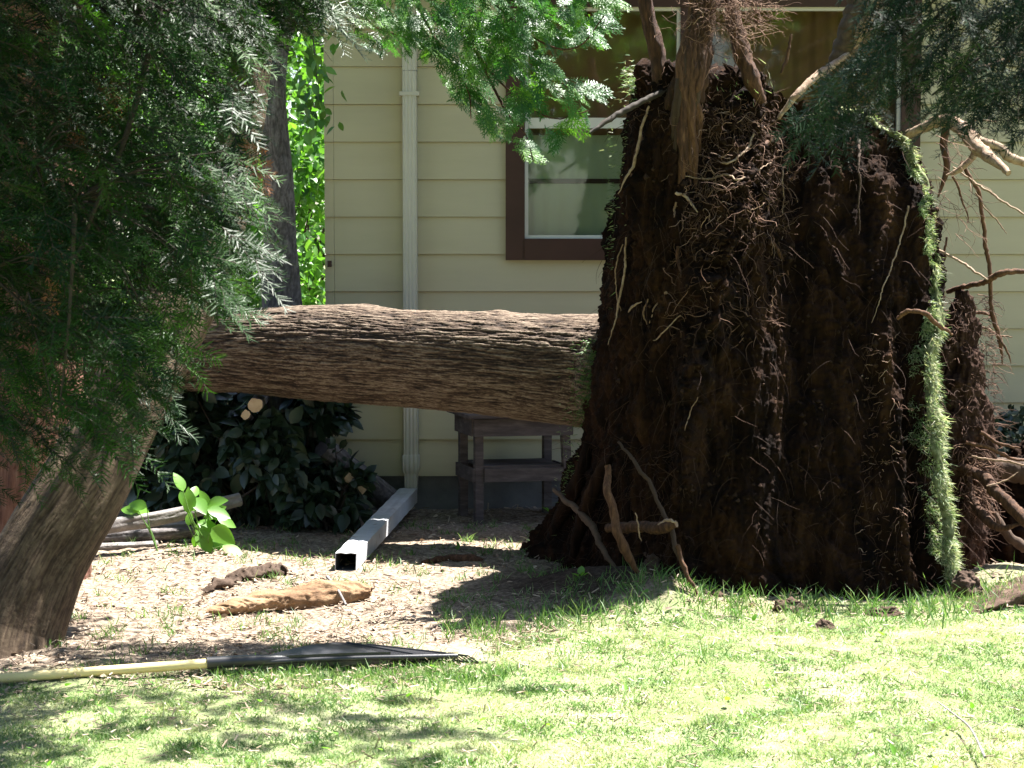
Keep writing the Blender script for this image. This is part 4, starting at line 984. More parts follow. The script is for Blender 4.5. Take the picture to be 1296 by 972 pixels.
# ---------------------------------------------------------------- the cedar with the bright spray
def cedar():
    T = empty('cedar_tree', 'red-barked cedar at the left whose bright scaly branch hangs before the window', 'tree')
    b = P(32, 700, 8.7); b[2] = -.05
    bark_tube('trunk', [b, b + [.03, 0, 1.2], b + [.08, .05, 2.6], b + [.12, .1, 4.5], b + [.15, .1, 6]], [.27, .23, .2, .15, .08], 420, 140, M['bark_red'], T, ridge=.022, along=.6, amp=.014, seed=14, lumpy=.03)
    lg = Geo(); g = Geo(); s = b + np.array([.1, .05, 3.1])
    lim = [
        [s, P(330, -210, 8.3), P(480, -90, 8.0), P(600, -20, 7.8), P(700, 20, 7.6)],
        [P(560, -45, 7.9), P(600, 60, 7.8), P(650, 120, 7.7), P(700, 150, 7.6), P(745, 140, 7.5)],
        [P(480, -90, 8.0), P(540, 30, 7.8), P(590, 110, 7.7), P(596, 150, 7.65)],
        [P(600, 60, 7.8), P(640, 140, 7.7), P(665, 170, 7.65), P(675, 205, 7.6)],
        [P(600, -20, 7.8), P(680, 50, 7.6), P(730, 60, 7.55), P(765, 20, 7.5)],
        [P(420, -110, 8.1), P(440, -20, 7.9), P(470, 30, 7.8), P(520, 50, 7.8)]]
    for k, A in enumerate(lim): tube(lg, resample(A, 16), np.linspace(.016 if k == 0 else .006, .002, 16), 6)
    poly = [(440, -60), (790, -60), (778, 15), (745, 70), (762, 130), (720, 165), (690, 185), (672, 208), (650, 190), (628, 175), (590, 160), (575, 125), (560, 95), (520, 65), (470, 62), (450, 30)]
    hole = [(615, 100), (650, 85), (640, 130), (612, 128)]
    hole2 = [(690, 75), (760, 78), (765, 98), (720, 100)]
    pos, dr, up, sc_, rn, kk = [], [], [], [], [], []; n = 0
    while n < 560:
        px, py = rng.uniform(430, 800), rng.uniform(-70, 215)
        if not inpoly(px, py, poly) or inpoly(px, py, hole) or inpoly(px, py, hole2): continue
        if py > 95 and rng.random() < .35: continue
        Y = rng.uniform(7.45, 7.95); p_ = P(px, py, Y); d = np.array([.45 + rng.normal(0, .5), -.2 + rng.normal(0, .4), -.55 + rng.normal(0, .3)])
        pos.append(p_ - d / np.linalg.norm(d) * .06); dr.append(d); up.append(np.array([rng.normal(0.2, .5), rng.normal(-.5, .5), 1])); sc_.append(rng.uniform(.6, 1.05)); rn.append(rng.random()); kk.append(rng.integers(3)); n += 1
    pos, dr, up, sc_, rn, kk = map(np.array, (pos, dr, up, sc_, rn, kk))
    for k in range(3):
        s_ = kk == k; inst(g, THU[k], pos[s_], dr[s_], up[s_], sc_[s_], rn[s_])
    m = 110; pos = np.array([P(rng.uniform(640, 1080), rng.uniform(-560, -240), rng.uniform(6.5, 7.5)) for _ in range(m)])  # unseen fronds added to cast soft shadow patches on the lawn
    tube(lg, resample([lim[0][3], P(760, -200, 7.4), P(960, -330, 7.1)], 14), np.linspace(.008, .003, 14), 6)
    inst(g, THU[1], pos, rng.normal(0, .5, (m, 3)) + [.4, -.3, -.4], rng.normal(0, .4, (m, 3)) + [0, 0, 1], rng.uniform(.8, 1.5, m), rng.random(m))
    # more foliage higher up, above the picture
    m = 1500; z = rng.uniform(3.6, 6.2, m); a = rng.uniform(0, 2 * PI, m); rr = rng.uniform(.2, 1.1, m) * (6.8 - z) / 3
    pos = np.stack([b[0] + rr * np.cos(a), b[1] + rr * np.sin(a), z], -1); d = np.stack([np.cos(a), np.sin(a), -.5 + 0 * a], -1) + rng.normal(0, .3, (m, 3))
    inst(g, THU[0], pos, d, np.tile([0, 0, 1.], (m, 1)) + rng.normal(0, .3, (m, 3)), rng.uniform(1, 2, m), rng.random(m))
    g.build('crown', M['thuja'], T); lg.build('limbs', M['root'], T); re_base(T)
cedar()

# ---------------------------------------------------------------- leaning trunk at the left
def leaning():
    T = empty('leaning_tree', 'leaning tree trunk with furrowed light brown bark rising from the lower left', 'tree')
    A = [P(-4, 850, 7.25), P(10, 790, 7.28), P(52, 700, 7.35), P(104, 620, 7.45), P(150, 535, 7.6), P(205, 430, 7.8), P(262, 320, 8.0), P(300, 180, 8.2), P(322, 20, 8.3), P(330, -250, 8.4), P(320, -600, 8.5)]
    A[0][2] = -.1
    rp = [92, 68, 58, 56, 52, 48, 36, 27, 22, 17, 8]
    rr = [r_ / FPX * p_[1] for r_, p_ in zip(rp, A)]
    _, V = bark_tube('trunk', A, rr, 900, 260, M['bark_lean'], T, ridge=.014, along=.5, amp=.005, seed=33, lumpy=.035,
              bumps=[(.83, 4.4, .05, .03), (.62, 4.4, .03, .02)])
    lg = Geo(); g = Geo(); top = A[-2]
    for k in range(9):
        a = rng.uniform(0, 2 * PI); e = top + np.array([math.cos(a) * 1.2, math.sin(a) * 1.2, rng.uniform(.3, 1.6)]); tube(lg, resample([top + [0, 0, -.2 + .1 * k], (top + e) / 2 + [0, 0, .2], e], 8), np.linspace(.03, .006, 8), 6)
    lg.build('limbs', M['bark_lean'], T)
    m = 1800; u = unit(rng.normal(0, 1, (m, 3))); pos = top + [0, 0, 1.0] + u * (rng.random(m) ** .4)[:, None] * [1.4, 1.4, .9]
    inst(g, LEAF, pos, rng.normal(0, 1, (m, 3)) + [0, 0, -.4], rng.normal(0, .5, (m, 3)) + [0, 0, 1], rng.uniform(.05, .1, m), rng.random(m))
    g.build('crown', M['leaf_bg'], T); re_base(T)
leaning()

# ---------------------------------------------------------------- background
def bush(name, c, rad, num, size, mat, label, cat, group=None, stems=5, clump_n=26, seed=0, ground_z=0.0):
    r = np.random.default_rng(seed); T = empty(name, label, cat, group); g = Geo(); lg = Geo()
    c = np.array(c, float); rad = np.array(rad, float)
    u = unit(r.normal(0, 1, (clump_n, 3))); cc = c + u * (r.random(clump_n) ** .35)[:, None] * rad
    cc[:, 2] = np.maximum(cc[:, 2], ground_z + .1)
    cs = r.uniform(.22, .45, clump_n) * rad.mean()
    k = r.integers(clump_n, size=num); pos = cc[k] + unit(r.normal(0, 1, (num, 3))) * (r.random(num) ** .4 * cs[k])[:, None]
    pos[:, 2] = np.maximum(pos[:, 2], ground_z + .03)
    d = (pos - c) * .6 / rad.mean() + r.normal(0, .7, (num, 3)) + [0, 0, -.5]
    inst(g, LEAF, pos, d, r.normal(0, .6, (num, 3)) + [0, -.2, 1], r.uniform(.7, 1.25, num) * size, np.clip(r.normal(.5, .25, num), 0, 1))
    g.build('leaves', mat, T)
    for k in range(clump_n):
        s = np.array([c[0] + r.normal(0, .06), c[1] + r.normal(0, .06), ground_z - .02]); tube(lg, resample([s, (s + cc[k]) / 2 + r.normal(0, .06, 3), cc[k]], 8), np.linspace(.012, .004, 8) * max(1, rad.mean()), 5)
    lg.build('stems', M['twig'], T); re_base(T); return T
bgl = ['sunlit green bush just left of the house corner', 'tall leafy bush behind the grey trunk', 'leafy bush seen through the fir at the left', 'leafy bush at the far left behind the fir', 'big bush farther back between the trunk and the house']
for i, (x, y, h_, r_) in enumerate(((-2.1, 16.4, 1.7, 1.0), (-3.0, 17.6, 2.2, 1.3), (-4.4, 15.8, 1.5, 1.2), (-6.0, 15.6, 1.6, 1.3), (-2.2, 19.5, 2.7, 1.6))):
    bush('leafy_bush', (x, y, h_ * .75), (r_, r_, h_ * .8), 7000, .09, M['leaf_bg'], bgl[i], 'bush', 'bushes beyond the yard', seed=100 + i, clump_n=34)
def bgtree(x, y, h, r, lab, seed, mat, size=.14, num=7000, tr=.13, group='trees beyond the yard', trunkmat='bark_grey'):
    rr = np.random.default_rng(seed); T = empty('leafy_tree', lab, 'tree', group); g = Geo(); lg = Geo()
    bark_tube('trunk', [(x, y, -.1), (x + .1, y, h * .4), (x - .05, y + .1, h)], [tr * 1.2, tr * .8, tr * .2], 90, 30, M[trunkmat], T, seed=seed)
    n = 46; u = unit(rr.normal(0, 1, (n, 3))); cc = np.array([x, y, h * .72]) + u * (rr.random(n) ** .4)[:, None] * [r, r, h * .36]
    for c in cc: tube(lg, resample([(x, y, c[2] - .7), ((x + c[0]) / 2, (y + c[1]) / 2, c[2] - .15), c], 6), np.linspace(tr * .25, .01, 6), 5)
    k = rr.integers(n, size=num); pos = cc[k] + unit(rr.normal(0, 1, (num, 3))) * (rr.random(num) ** .4)[:, None] * r * .33
    inst(g, LEAF, pos, rr.normal(0, .8, (num, 3)) + [0, 0, -.5], rr.normal(0, .5, (num, 3)) + [0, 0, 1], rr.uniform(.7, 1.2, num) * size, rr.random(num))
    lg.build('limbs', M[trunkmat], T); g.build('crown', M[mat], T); re_base(T)
bgtree(-3.2, 23, 6.5, 2.4, 'tall tree filling the gap left of the house', 201, 'leaf_bg', num=16000)
bgtree(-7.5, 20, 8, 3.0, 'broad tree behind the fir at the far left', 202, 'leaf_bg', num=9000)
bgtree(-1.0, 27, 9, 3.2, 'distant tree beyond the house corner', 203, 'leaf_bg', size=.2)
# trees across the yard behind the viewer (they show as reflections in the window)
for i, (x, y, h) in enumerate(((-7, -13, 8), (-3.0, -15, 9.5), (2.0, -12, 8.5), (7, -14, 9), (12, -11, 8))):
    bgtree(x, y, h, 2.9, ['%s tree standing across the lawn opposite the house' % q for q in ('rounded', 'tallest', 'bushy', 'broad', 'outermost')][i], 300 + i, 'leaf_bg', size=.4, num=7000, tr=.2, group='trees opposite the house')

# the slim grey trunk behind the fallen tree
def slim():
    T = empty('grey_trunk_tree', 'slim dark grey-barked tree standing behind the fallen trunk by the house corner', 'tree')
    A = [P(358, 640, 10.9), P(356, 380, 10.9), P(355, 300, 10.9), P(352, 220, 10.9), P(346, 130, 10.9), P(352, 60, 10.9), P(368, 0, 10.9), P(384, -100, 10.9), P(392, -400, 10.9)]
    A[0][2] = -.05; rr = [r_ / FPX * 10.9 for r_ in (27, 25, 20, 19, 15, 12, 13, 12, 8)]
    bark_tube('trunk', A, rr, 400, 110, M['bark_grey'], T, ridge=.02, along=.12, amp=.006, seed=40, lumpy=.02, bumps=[(1.15, 4.0, .06, .02)])
    lg = Geo(); g = Geo(); t = A[-1]
    for k in range(10):
        a = k * 2.4; s = A[-2] + (t - A[-2]) * k / 10; e = s + [math.cos(a) * .9, math.sin(a) * .9 - .2, .7]; tube(lg, resample([s, (s + e) / 2 + [0, 0, .1], e], 7), np.linspace(.02, .005, 7), 5)
    m = 1600; pos = t + [0, 0, .6] + unit(rng.normal(0, 1, (m, 3))) * (rng.random(m) ** .4)[:, None] * [1.2, 1.0, 1.2]
    inst(g, LEAF, pos, rng.normal(0, .8, (m, 3)) + [0, 0, -.5], rng.normal(0, .5, (m, 3)) + [0, 0, 1], rng.uniform(.06, .1, m), rng.random(m))
    # the few low twigs near the house corner
    for (a, b) in ((392, 20), (398, 70), (404, 120), (396, 100), (405, 150)):
        p_ = P(a, b, 10.7); tube(lg, resample([P(372, -30, 10.9), P(388, -20, 10.8), p_], 8), np.linspace(.006, .002, 8), 4)
        mm = 14; inst(g, LEAF, p_ + rng.normal(0, .06, (mm, 3)), rng.normal(0, .6, (mm, 3)) + [0, 0, -1], rng.normal(0, .5, (mm, 3)) + [0, -.6, 1], rng.uniform(.05, .08, mm), rng.random(mm))
    lg.build('limbs', M['bark_grey'], T); g.build('crown', M['leaf_bg'], T); re_base(T)
slim()

# ---------------------------------------------------------------- dark shrubs in the shade
q = P(315, 560, 10.35)
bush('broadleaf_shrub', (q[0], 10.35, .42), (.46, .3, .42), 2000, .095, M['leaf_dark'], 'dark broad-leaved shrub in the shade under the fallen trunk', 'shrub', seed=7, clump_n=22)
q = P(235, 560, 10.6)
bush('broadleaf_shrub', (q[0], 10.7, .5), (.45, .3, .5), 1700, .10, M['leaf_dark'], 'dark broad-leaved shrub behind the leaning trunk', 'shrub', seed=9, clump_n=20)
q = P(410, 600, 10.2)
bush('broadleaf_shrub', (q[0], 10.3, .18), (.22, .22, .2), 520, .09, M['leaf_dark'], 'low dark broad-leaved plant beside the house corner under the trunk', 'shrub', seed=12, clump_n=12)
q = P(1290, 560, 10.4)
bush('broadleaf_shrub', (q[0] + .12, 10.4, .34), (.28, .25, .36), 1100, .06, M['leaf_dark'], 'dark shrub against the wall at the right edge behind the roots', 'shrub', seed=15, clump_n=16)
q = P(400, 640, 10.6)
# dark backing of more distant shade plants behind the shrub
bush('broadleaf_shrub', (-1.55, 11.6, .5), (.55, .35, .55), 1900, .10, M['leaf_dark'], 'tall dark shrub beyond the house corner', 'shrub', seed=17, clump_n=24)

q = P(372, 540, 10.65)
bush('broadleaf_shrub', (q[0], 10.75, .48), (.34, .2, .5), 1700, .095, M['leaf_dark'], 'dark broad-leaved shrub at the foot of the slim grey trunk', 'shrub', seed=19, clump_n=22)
# vine sprig at the siding
def sprig():
    T = empty('sprig', 'small dark leafy sprig rising in front of the siding near the shrub', 'plant'); g = Geo(); lg = Geo()
    A = [G(432, 640), P(428, 600, 10.4), P(424, 565, 10.4), P(420, 548, 10.4)]; tube(lg, resample(A, 10), np.linspace(.006, .002, 10), 5)
    A2 = [P(425, 575, 10.4), P(434, 568, 10.4), P(440, 560, 10.4)]; tube(lg, resample(A2, 6), .002, 4)
    pts = np.array([P(a, b, 10.38) for a, b in ((424, 545), (430, 549), (418, 552), (438, 556), (441, 567), (426, 562), (420, 572), (432, 580), (416, 560))]); k = len(pts)
    inst(g, LEAF, pts, rng.normal(0, .6, (k, 3)) + [0, -.1, -.5], rng.normal(0, .3, (k, 3)) + [0, -1, .4], rng.uniform(.04, .07, k), rng.random(k))
    lg.build('stem', M['twig'], T); g.build('leaves', M['leaf_dark'], T); re_base(T)
sprig()

# ---------------------------------------------------------------- logs, cut ends, wood
def log(name, a, b, r0, r1, mat, label, cat, group=None, endm='cutwood', mid=(0, 0, 0), amp=.004):
    a, b = np.array(a, float), np.array(b, float)
    T = None
    o, _ = bark_tube(name, [a, (a + b) / 2 + mid, b], [r0, (r0 + r1) / 2, r1], 140, 48, M[mat], None, ridge=.02, along=.2, amp=amp, seed=int(abs(a[0] * 100)), lumpy=.008, endmat=M[endm])
    return tag(o, label, cat, group)
def Pz(px, py, Y): return P(px, py, Y)
log('cut_log', P(323, 513, 9.95), P(335, 500, 10.9), .036, .034, 'bark_grey', 'larger of two cut round log ends facing out of the dark shrub', 'log', 'cut log ends in the shrub')
log('cut_log', P(311, 525, 9.95), P(318, 530, 10.8), .023, .02, 'bark_grey', 'smaller cut round log end below the larger one in the shrub', 'log', 'cut log ends in the shrub')
log('branch_log', P(95, 672, 9.3), P(303, 632, 9.75), .036, .032, 'grey_log', 'long pale grey branch log propped on top of the small pile', 'log', 'branch logs in the pile', mid=(0, 0, -.015))
log('branch_log', P(118, 668, 9.75), P(240, 664, 9.8), .022, .018, 'grey_log', 'thin straight branch just under the topmost log of the pile', 'log', 'branch logs in the pile')
log('branch_log', P(90, 684, 9.65), P(246, 674, 9.7), .032, .03, 'bark_grey', 'dark branch log in the middle of the pile', 'log', 'branch logs in the pile')
log('branch_log', P(110, 694, 9.5), P(200, 690, 9.6), .022, .02, 'grey_log', 'short branch log at the bottom of the pile', 'log', 'branch logs in the pile')
log('weathered_log', P(408, 566, 10.5), P(492, 634, 10.75), .06, .07, 'bark_grey', 'dark grey log leaning down against the house base beside the shrub', 'log', endm='bark_grey')
log('split_log', P(438, 602, 10.3), P(462, 622, 10.3), .022, .03, 'cutwood', 'small pale split piece of wood beside the house base', 'wood')

def slab():
    n, na = 200, 60; A = resample(np.array([G(262, 778), G(330, 768), G(400, 762), G(470, 757)]), n); A[:, 2] = gz(A[:, 0], A[:, 1]) + .03
    s = np.linspace(0, 1, n); hh = np.interp(s, [0, .15, .35, .55, .7, .9, 1], [.012, .05, .055, .085, .105, .08, .03]); ww = np.interp(s, [0, .2, .8, 1], [.03, .07, .08, .05])
    a = np.arange(na) * 2 * PI / na; T, Nn, B = frames(A)
    V = A[:, None] + (np.cos(a)[None, :, None] * ww[:, None, None]) * np.array([0, 1, 0]) + (np.sin(a)[None, :, None] * hh[:, None, None] * .6) * np.array([0, 0, 1])
    V = V + (unit(V - A[:, None]) * (.024 * fbm(V * [3.5, 22, 22], 4, 71, .6))[..., None])
    i = np.arange(n - 1)[:, None] * na; j = np.arange(na)[None, :]; j2 = (j + 1) % na
    g = Geo(); g.add(V.reshape(-1, 3), np.stack([i + j, i + na + j, i + na + j2, i + j2], -1).reshape(-1, 4)[:, ::-1])
    g.build('rotten_log', M['rotten']).update_tag()
    tag(bpy.data.objects['rotten_log'], 'long tan slab of rotten wood lying on the sunlit dirt', 'log')
    n = 60; g = Geo(); a_ = G(427, 750); b_ = G(438, 772); a_ = G(414, 752); a_[2] = .075; b_[2] = .02; tube(g, resample([a_, (a_ + b_) / 2 + [.004, 0, .006], b_], 10), np.linspace(.0065, .005, 10), 8); tag(g.build('stick', M['grey_log']), 'short stick leaning on the rotten slab of wood', 'stick')
    g = Geo(); A = resample(np.array([G(262, 744), G(300, 736), G(330, 733), G(362, 731)]), 60); A[:, 2] = gz(A[:, 0], A[:, 1]) + .012
    tube(g, A, np.interp(np.linspace(0, 1, 60), [0, .3, .8, 1], [.012, .034, .046, .016]), 24); V = g.V[0]; V[:, 2] = V[:, 2] * .7 + .008; V[:, 1] += (V[:, 1] - V[:, 1].mean()) * .5; g.V[0] = V + .035 * np.stack([fbm(V * 20, 3, 1), fbm(V * 20, 3, 2), fbm(V * 20, 3, 3)], -1)
    tag(g.build('bark_piece', M['root_dark']), 'dark crumbling piece of bark on the dirt behind the tan slab', 'bark piece')
    g = Geo(); A = resample(np.array([G(535, 716), G(570, 712), G(612, 714)]), 40); A[:, 2] = gz(A[:, 0], A[:, 1]) + .006
    tube(g, A, np.interp(np.linspace(0, 1, 40), [0, .3, .8, 1], [.01, .024, .022, .01]), 14); V = g.V[0]; g.V[0] = V + .012 * np.stack([fbm(V * 20, 3, 1), fbm(V * 20, 3, 2), fbm(V * 20, 3, 3)], -1)
    tag(g.build('wood_scrap', M['root']), 'small brown wood scrap on the dirt between drain pipe and root plate', 'wood')
slab()

# ---------------------------------------------------------------- rake
def rake():
    T = empty('leaf_rake', 'black plastic leaf rake with yellow handle lying along the lawn edge', 'rake')
    a = G(-60, 865, .03); b = G(272, 840, .045); a = G(-60, 863, float(gz(a[0], a[1])) + .025); b = G(284, 838, float(gz(b[0], b[1])) + .035)
    g = Geo(); tube(g, resample([a, (a + b) / 2, b], 30), .0165, 14); g.build('handle', M['yellow'], T)
    d = unit(b - a); d[2] = 0; d = unit(d); s_ = np.array([-d[1], d[0], 0])      # s_ points away from the viewer
    e = G(622, 838, .02); L = np.linalg.norm((e - b)[:2]); z0 = b[2]
    # head lies on its edge: near side low rail, fan rising away from the viewer
    g = Geo(); tube(g, resample([b - d * .06, b + d * .12, b + d * .22], 12), [.021] * 6 + [.019, .018, .017, .016, .015, .014], 12); g.build('socket', M['blackplastic'], T)
    g = Geo(); nt_ = 22; spread = .15
    def tine(u, dz=0):
        """u 0..1 across the fan; returns centre line"""
        n = 22; t = np.linspace(0, 1, n); off = (-.035 + spread * u) * np.clip(t * 1.6, 0, 1) ** .9
        ln = L * (1.0 - .34 * u)
        pts = b + d * (.10 + (ln - .10) * t)[:, None] + s_ * off[:, None]
        pts[:, 2] = z0 + .026 * np.sin(t * PI) * (.3 + u * .9) - .01 * t
        pts[-3:, 2] -= np.array([.006, .03, .055]); pts[-1] -= d * .008
        pts[:, 2] = np.maximum(pts[:, 2], gz(pts[:, 0], pts[:, 1]) + .004)
        return pts
    for k in range(nt_):
        c = tine(k / (nt_ - 1)); V = []; w_ = np.interp(np.linspace(0, 1, len(c)), [0, .5, 1], [.0035, .005, .004])
        for p_, q_ in zip(c, w_): V += [p_ - s_ * q_ + [0, 0, .002], p_ + s_ * q_ + [0, 0, .002], p_ + s_ * q_ - [0, 0, .003], p_ - s_ * q_ - [0, 0, .003]]
        Q = []
        for r_ in range(len(c) - 1):
            for j in range(4): Q.append([r_ * 4 + j, r_ * 4 + (j + 1) % 4, r_ * 4 + 4 + (j + 1) % 4, r_ * 4 + 4 + j])
        g.add(V, Q, T=[[0, 1, 2], [0, 2, 3]])
    g.build('tines', M['blackplastic'], T, smooth=False)
    g = Geo()                                           # solid web near the socket
    us = np.linspace(0, 1, 14); C = np.array([tine(u)[:13] for u in us]); m_ = C.shape[1]
    for sgn in (1, -1):
        V = (C + [0, 0, .004 * sgn - .001]).reshape(-1, 3); i = (np.arange(13)[:, None] * m_ + np.arange(m_ - 1)[None, :]).ravel(); Qd = np.stack([i, i + 1, i + m_ + 1, i + m_], -1); g.add(V, Qd if sgn < 0 else Qd[:, ::-1])
    E = C[0]; V = np.vstack([E + [0, 0, .012], E - [0, 0, .03]]); V[:, 2] = np.maximum(V[:, 2], -.02); i = np.arange(len(E) - 1); g.add(V, np.stack([i, i + len(E), i + 1 + len(E), i + 1], -1))
    g.build('web', M['blackplastic'], T, smooth=False)
    g = Geo()
    for tt in (14, 17): tube(g, np.array([tine(u)[tt] + [0, 0, .004] for u in np.linspace(0, 1, 16)]), .004, 6)
    E = tine(0); tube(g, E[:-3] - s_ * .006 - [0, 0, .006], .009, 8)
    g.build('crossbar', M['blackplastic'], T)
    re_base(T)
rake()

# ---------------------------------------------------------------- sprout with big bright leaves
def sprout():
    T = empty('leafy_sprout', 'sunlit sprout with bright green leaves growing before the branch pile', 'plant'); g = Geo(); lg = Geo()
    b0 = G(272, 700); Yc = b0[1]
    tips = [((225, 605), (232, 622), (.7, 60)), ((240, 628), (238, 650), (.8, 70)), ((258, 630), (262, 648), (.8, 50)), ((278, 634), (262, 640), (.8, 0)), ((285, 655), (265, 652), (.6, -20)), ((262, 664), (255, 680), (.7, 60)), ((290, 695), (270, 680), (.9, -30)),
            ((240, 655), (238, 665), (.6, 0)), ((170, 638), (186, 642), (.9, 10)), ((184, 646), (165, 640), (.7, 0)), ((276, 688), (262, 672), (.8, 0)), ((258, 645), (245, 630), (.6, 0)), ((296, 664), (275, 656), (.6, 0)), ((270, 668), (250, 662), (.8, 0)), ((248, 616), (244, 630), (.5, 0)),
            ((262, 690), (250, 670), (.9, 0)), ((286, 680), (268, 668), (.9, 0)), ((252, 640), (240, 645), (.9, 0)), ((276, 645), (258, 655), (.9, 0)), ((248, 672), (258, 660), (.9, 0)), ((300, 700), (282, 690), (.8, 0)), ((160, 644), (176, 648), (.9, 0)),
            ((246, 690), (250, 676), (.6, 0)), ((282, 650), (262, 644), (.7, 0)), ((236, 640), (228, 622), (.6, 0))]
    for (tx, ty), (bx, by), (s, _) in tips:
        yy = Yc + rng.normal(0, .05); p0 = P(bx, by, yy); p1 = P(tx, ty, yy + rng.normal(0, .03)); L = max(np.linalg.norm(p1 - p0) * 1.5, .085) * (1 if s > .6 else .8)
        inst(g, LEAFF, [p0], np.array([p1 - p0]), np.array([[rng.normal(.3, .35), -.75, .75]]), [L], [rng.random()])
        tube(lg, resample([b0 if bx > 200 else G(200, 700), P((bx + 258) / 2 if bx > 200 else 190, (by + 700) / 2, yy), p0], 8), np.linspace(.004, .0018, 8), 5)
    g.build('leaves', M['leaf_sprout'], T)
    st = leafmat('green_stem', [(0, (.10, .2, .05)), (1, (.14, .26, .06))]); lg.build('stems', st, T); re_base(T)
sprout()
def small_weed(px, py, nl, s, label, seed):
    r = np.random.default_rng(seed); p_ = G(px, py); p_[2] = gz(p_[0], p_[1]); g = Geo(); a = r.uniform(0, 2 * PI, nl)
    d = np.stack([np.cos(a), np.sin(a), r.uniform(.5, 1.6, nl)], -1); inst(g, LEAF, np.tile(p_, (nl, 1)) + d * .01, d, np.tile([0, 0, 1.], (nl, 1)) + r.normal(0, .2, (nl, 3)), r.uniform(.6, 1.1, nl) * s, r.random(nl))
    tag(g.build('weed', M['leaf_sprout']), label, 'weed')
small_weed(700, 652, 5, .07, 'small green leaves beside the left foot of the root plate', 1)
small_weed(580, 702, 2, .05, 'tiny bright leaf on the dirt beside the wood scrap', 2)
small_weed(735, 757, 4, .05, 'small weed in the shadow at the lawn edge', 3)

# clods
def clod(px, py, r_, h_, label, seed, mat='soil_clod', sx=1.0):
    p_ = G(px, py); z = gz(p_[0], p_[1]); o = clump('dirt_clod', p_[0], p_[1] + r_ * .8, z - .03, z + h_, (r_ * sx, r_), M[mat], None, seed, amp=r_ * .7, nu=80, nv=60); return tag(o, label, 'dirt clod', 'clods of earth on the lawn')
clod(1228, 762, .05, .11, 'upright dirt clod at the foot of the grassy sod edge', 81)
clod(1001, 776, .05, .045, 'low wide dirt clod in front of the middle of the root plate', 82, sx=1.3)
clod(1120, 780, .06, .03, 'flat dark dirt clod in front of the right half of the root plate', 83, sx=1.3)
clod(1046, 798, .035, .03, 'small round dark clod standing alone in the grass', 84)
clod(905, 764, .03, .03, 'small clod at the left foot of the root plate face', 85)
clod(835, 752, .07, .07, 'pale crumbly heap beneath the slanting roots', 86)
def bank():
    n = 60; g = Geo(); u = np.linspace(0, 1, n)[:, None]; v = np.linspace(0, 1, 24)[None, :]
    a = G(1232, 784); b = G(1420, 752)
    x = a[0] + (b[0] - a[0]) * u + 0 * v; y = a[1] + (b[1] - a[1]) * u + .42 * v; top = .085 * np.sin(np.clip(u * 1.6, 0, 1) * PI / 2)
    z = gz(x, y) * .5 + top * np.interp(v, [0, .06, .14, .6, 1], [-.2, .55, 1, .9, -.1]) ; y = y - .05 * np.interp(v, [0, .06, .14, .3], [-1, .2, 1, 0])
    Pn = np.stack([x, y, z], -1); Pn[..., 2] += .02 * fbm(Pn * 14, 3, 4); Pn[..., 1] += .02 * fbm(Pn * 14, 3, 6)
    i = (np.arange(n - 1)[:, None] * 24 + np.arange(23)[None, :]).ravel(); g.add(Pn.reshape(-1, 3), np.stack([i, i + 24, i + 25, i + 1], -1)[:, ::-1])
    tag(g.build('lifted_turf', M['soil_clod']), 'torn raised flap of turf at the right edge of the lawn', 'turf')
    m = 900; k = rng.integers(n, size=m); j = rng.integers(3, 22, m); pos = Pn[k, j] + rng.normal(0, .008, (m, 3)); g2 = Geo()
    blades(g2, pos, rng.uniform(.02, .05, m), rng.uniform(.001, .002, m), rng.normal(0, .5, (m, 3)) + [0, 0, 1], rng.random(m)); o = g2.build('turf_grass', M['grass'], bpy.data.objects['lifted_turf']); o['kind'] = 'stuff'
bank()

# twig on the lawn
g = Geo(); A = np.array([G(1186, 902), G(1205, 922), G(1228, 945), G(1246, 985)]); A[:, 2] = gz(A[:, 0], A[:, 1]) + .045
tube(g, resample(A, 16), np.linspace(.002, .004, 16), 6); tube(g, resample([A[2], A[2] + [.05, .01, .02], A[2] + [.09, .0, .01]], 6), .0015, 5)
tag(g.build('twig', M['grey_log']), 'thin bare grey twig lying on the lawn', 'twig')

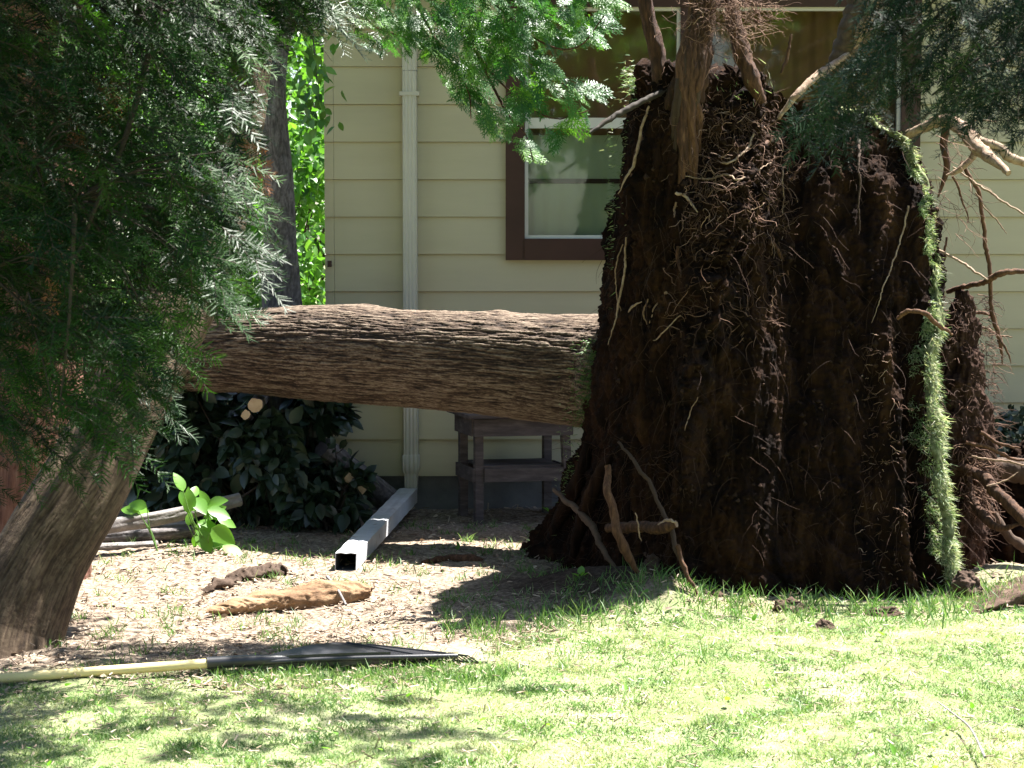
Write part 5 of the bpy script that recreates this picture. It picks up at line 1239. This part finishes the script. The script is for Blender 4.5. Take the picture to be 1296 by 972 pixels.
# ---------------------------------------------------------------- lawn
def lawn():
    n = 430000; y = 4.4 + (8.6 - 4.4) * rng.random(n) ** 1.05; half = 0.34 * y + .5; x = rng.uniform(-1, 1, n) * half
    e = lawn_edge(x) + fbm(np.stack([x, y, 0 * x], -1) * 3, 3, 3) * .5
    keep = (y < e + rng.normal(0, .10, n)) & (rng.random(n) < .55 + .45 * np.clip(fbm(np.stack([x, y, 0 * x], -1) * 4, 2, 71) * 3 + .6, 0, 1))
    x, y = x[keep], y[keep]; n = len(x); z = gz(x, y) - .002
    pos = np.stack([x, y, z], -1); cl = fbm(pos * [2.5, 2.5, 0], 3, 72); tall = np.clip(.5 + fbm(pos * [7, 7, 0], 2, 73), .2, 1.2)
    L = rng.uniform(.018, .052, n) * tall
    rn = np.clip(.5 - cl * .9 + rng.normal(0, .25, n), 0, 1)
    g = Geo(); blades(g, pos, L, rng.uniform(.0009, .0019, n), rng.normal(0, .5, (n, 3)) * [1, 1, .2] + [0, 0, .8], rn, .9)
    # longer ragged blades along the root plate and the lawn edge
    m = 5200; px = rng.uniform(560, 1290, m); py = 776 + rng.normal(0, 9, m) + np.interp(px, [560, 640, 720, 820, 1200, 1290], [25, 20, 8, -8, -2, -10]); pp = np.array([G(a, b) for a, b in zip(px, py)]); 
    cln = perlin(np.stack([px / 22, 0 * px, 0 * px], -1), 7) + .25 > rng.random(m) * .6; pp = pp[cln]; pp[:, 2] = gz(pp[:, 0], pp[:, 1]); m = len(pp)
    blades(g, pp, rng.uniform(.03, .10, m), rng.uniform(.0015, .003, m), rng.normal(0, .38, (m, 3)) * [1, 1, .2] + [0, 0, 1], np.clip(rng.normal(.25, .2, m), 0, 1), .7)
    # tufts standing on the dirt
    for k in range(330):
        c = np.array([rng.uniform(-2.2, .7), rng.uniform(6.7, 10.4)]); mm = rng.integers(5, 26)
        if .3 < c[0] and c[1] > 8.2: continue
        xy = c + rng.normal(0, .022, (mm, 2)); pp = np.column_stack([xy, gz(xy[:, 0], xy[:, 1])]); blades(g, pp, rng.uniform(.015, .07, mm), rng.uniform(.0012, .0024, mm), rng.normal(0, .5, (mm, 3)) * [1, 1, .2] + [0, 0, 1], np.clip(rng.normal(.3, .2, mm), 0, 1), .7)
    m = 2200; px = rng.uniform(270, 640, m); py = rng.normal(860, 7, m); pp = np.array([G(a, b) for a, b in zip(px, py)]); pp[:, 2] = gz(pp[:, 0], pp[:, 1]); blades(g, pp, rng.uniform(.02, .05, m), rng.uniform(.0012, .0022, m), rng.normal(0, .4, (m, 3)) * [1, 1, .2] + [0, 0, 1], np.clip(rng.normal(.3, .2, m), 0, 1), .7)
    o = g.build('grass', M['grass']); tag(o, 'short patchy sunlit grass with dry blades in front of the root plate', None, None, 'stuff')
    # broad lawn weeds
    g = Geo(); m = 170; y = rng.uniform(5.3, 8.0, m); x = rng.uniform(-1, 1, m) * .27 * y; k = y < lawn_edge(x); x, y = x[k], y[k]; m = len(x)
    d = rng.normal(0, 1, (m, 3)) * [1, 1, .3] + [0, 0, .5]
    inst(g, LEAF, np.stack([x, y, gz(x, y) + .02], -1), d, np.tile([0, 0, 1.], (m, 1)) + rng.normal(0, .3, (m, 3)), rng.uniform(.015, .036, m), rng.random(m))
    o = g.build('lawn_weeds', M['leaf_sprout']); tag(o, 'scattered small broad-leaved weeds in the lawn', None, None, 'stuff')
lawn()
def litter():
    g = Geo(); n = 42000; y = rng.uniform(6.3, 11.0, n); x = rng.uniform(-1, 1, n) * (.27 * y + .2)
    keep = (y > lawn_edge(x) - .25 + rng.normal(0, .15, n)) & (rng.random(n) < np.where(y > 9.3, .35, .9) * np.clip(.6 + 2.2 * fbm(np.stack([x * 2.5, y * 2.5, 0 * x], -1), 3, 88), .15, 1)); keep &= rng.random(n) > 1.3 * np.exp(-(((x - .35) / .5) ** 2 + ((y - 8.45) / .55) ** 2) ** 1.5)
    x, y = x[keep], y[keep]; n = len(x)
    pos = np.stack([x, y, gz(x, y) + rng.uniform(.001, .012, n)], -1)
    d = rng.normal(0, 1, (n, 3)) * [1, 1, .22]; up = np.tile([0, 0, 1.], (n, 1)) + rng.normal(0, .35, (n, 3))
    lv = rng.random(n) < .35
    inst(g, LEAF, pos[lv], d[lv], up[lv], rng.uniform(.008, .034, lv.sum()), np.clip(rng.normal(.6, .3, lv.sum()), 0, 1))
    chip = Geo(); chip.add([[-.07, 0, 0], [.07, 0, 0], [.1, 1, 0], [-.03, 1.1, 0], [-.07, 0, .07], [.07, 0, .07], [.1, 1, .07], [-.03, 1.1, .07]], [[4, 5, 6, 7], [0, 1, 5, 4], [1, 2, 6, 5], [2, 3, 7, 6], [3, 0, 4, 7]])
    s = ~lv; inst(g, chip.arrays(), pos[s], d[s], up[s], rng.uniform(.008, .04, s.sum()), np.clip(rng.normal(.55, .3, s.sum()), 0, 1))
    # straw and bits in the lawn
    m = 5000; y = rng.uniform(5.0, 8.2, m); x = rng.uniform(-1, 1, m) * (.27 * y + .2); pos = np.stack([x, y, gz(x, y) + rng.uniform(.005, .03, m)], -1)
    inst(g, chip.arrays(), pos, rng.normal(0, 1, (m, 3)) * [1, 1, .3], np.tile([0, 0, 1.], (m, 1)) + rng.normal(0, .4, (m, 3)), rng.uniform(.008, .03, m), np.clip(rng.normal(.8, .2, m), 0, 1))
    o = g.build('leaf_litter', M['litter'], smooth=False); tag(o, 'dry leaves and wood chips scattered over the dirt', None, None, 'stuff')
litter()
re_base(FT)
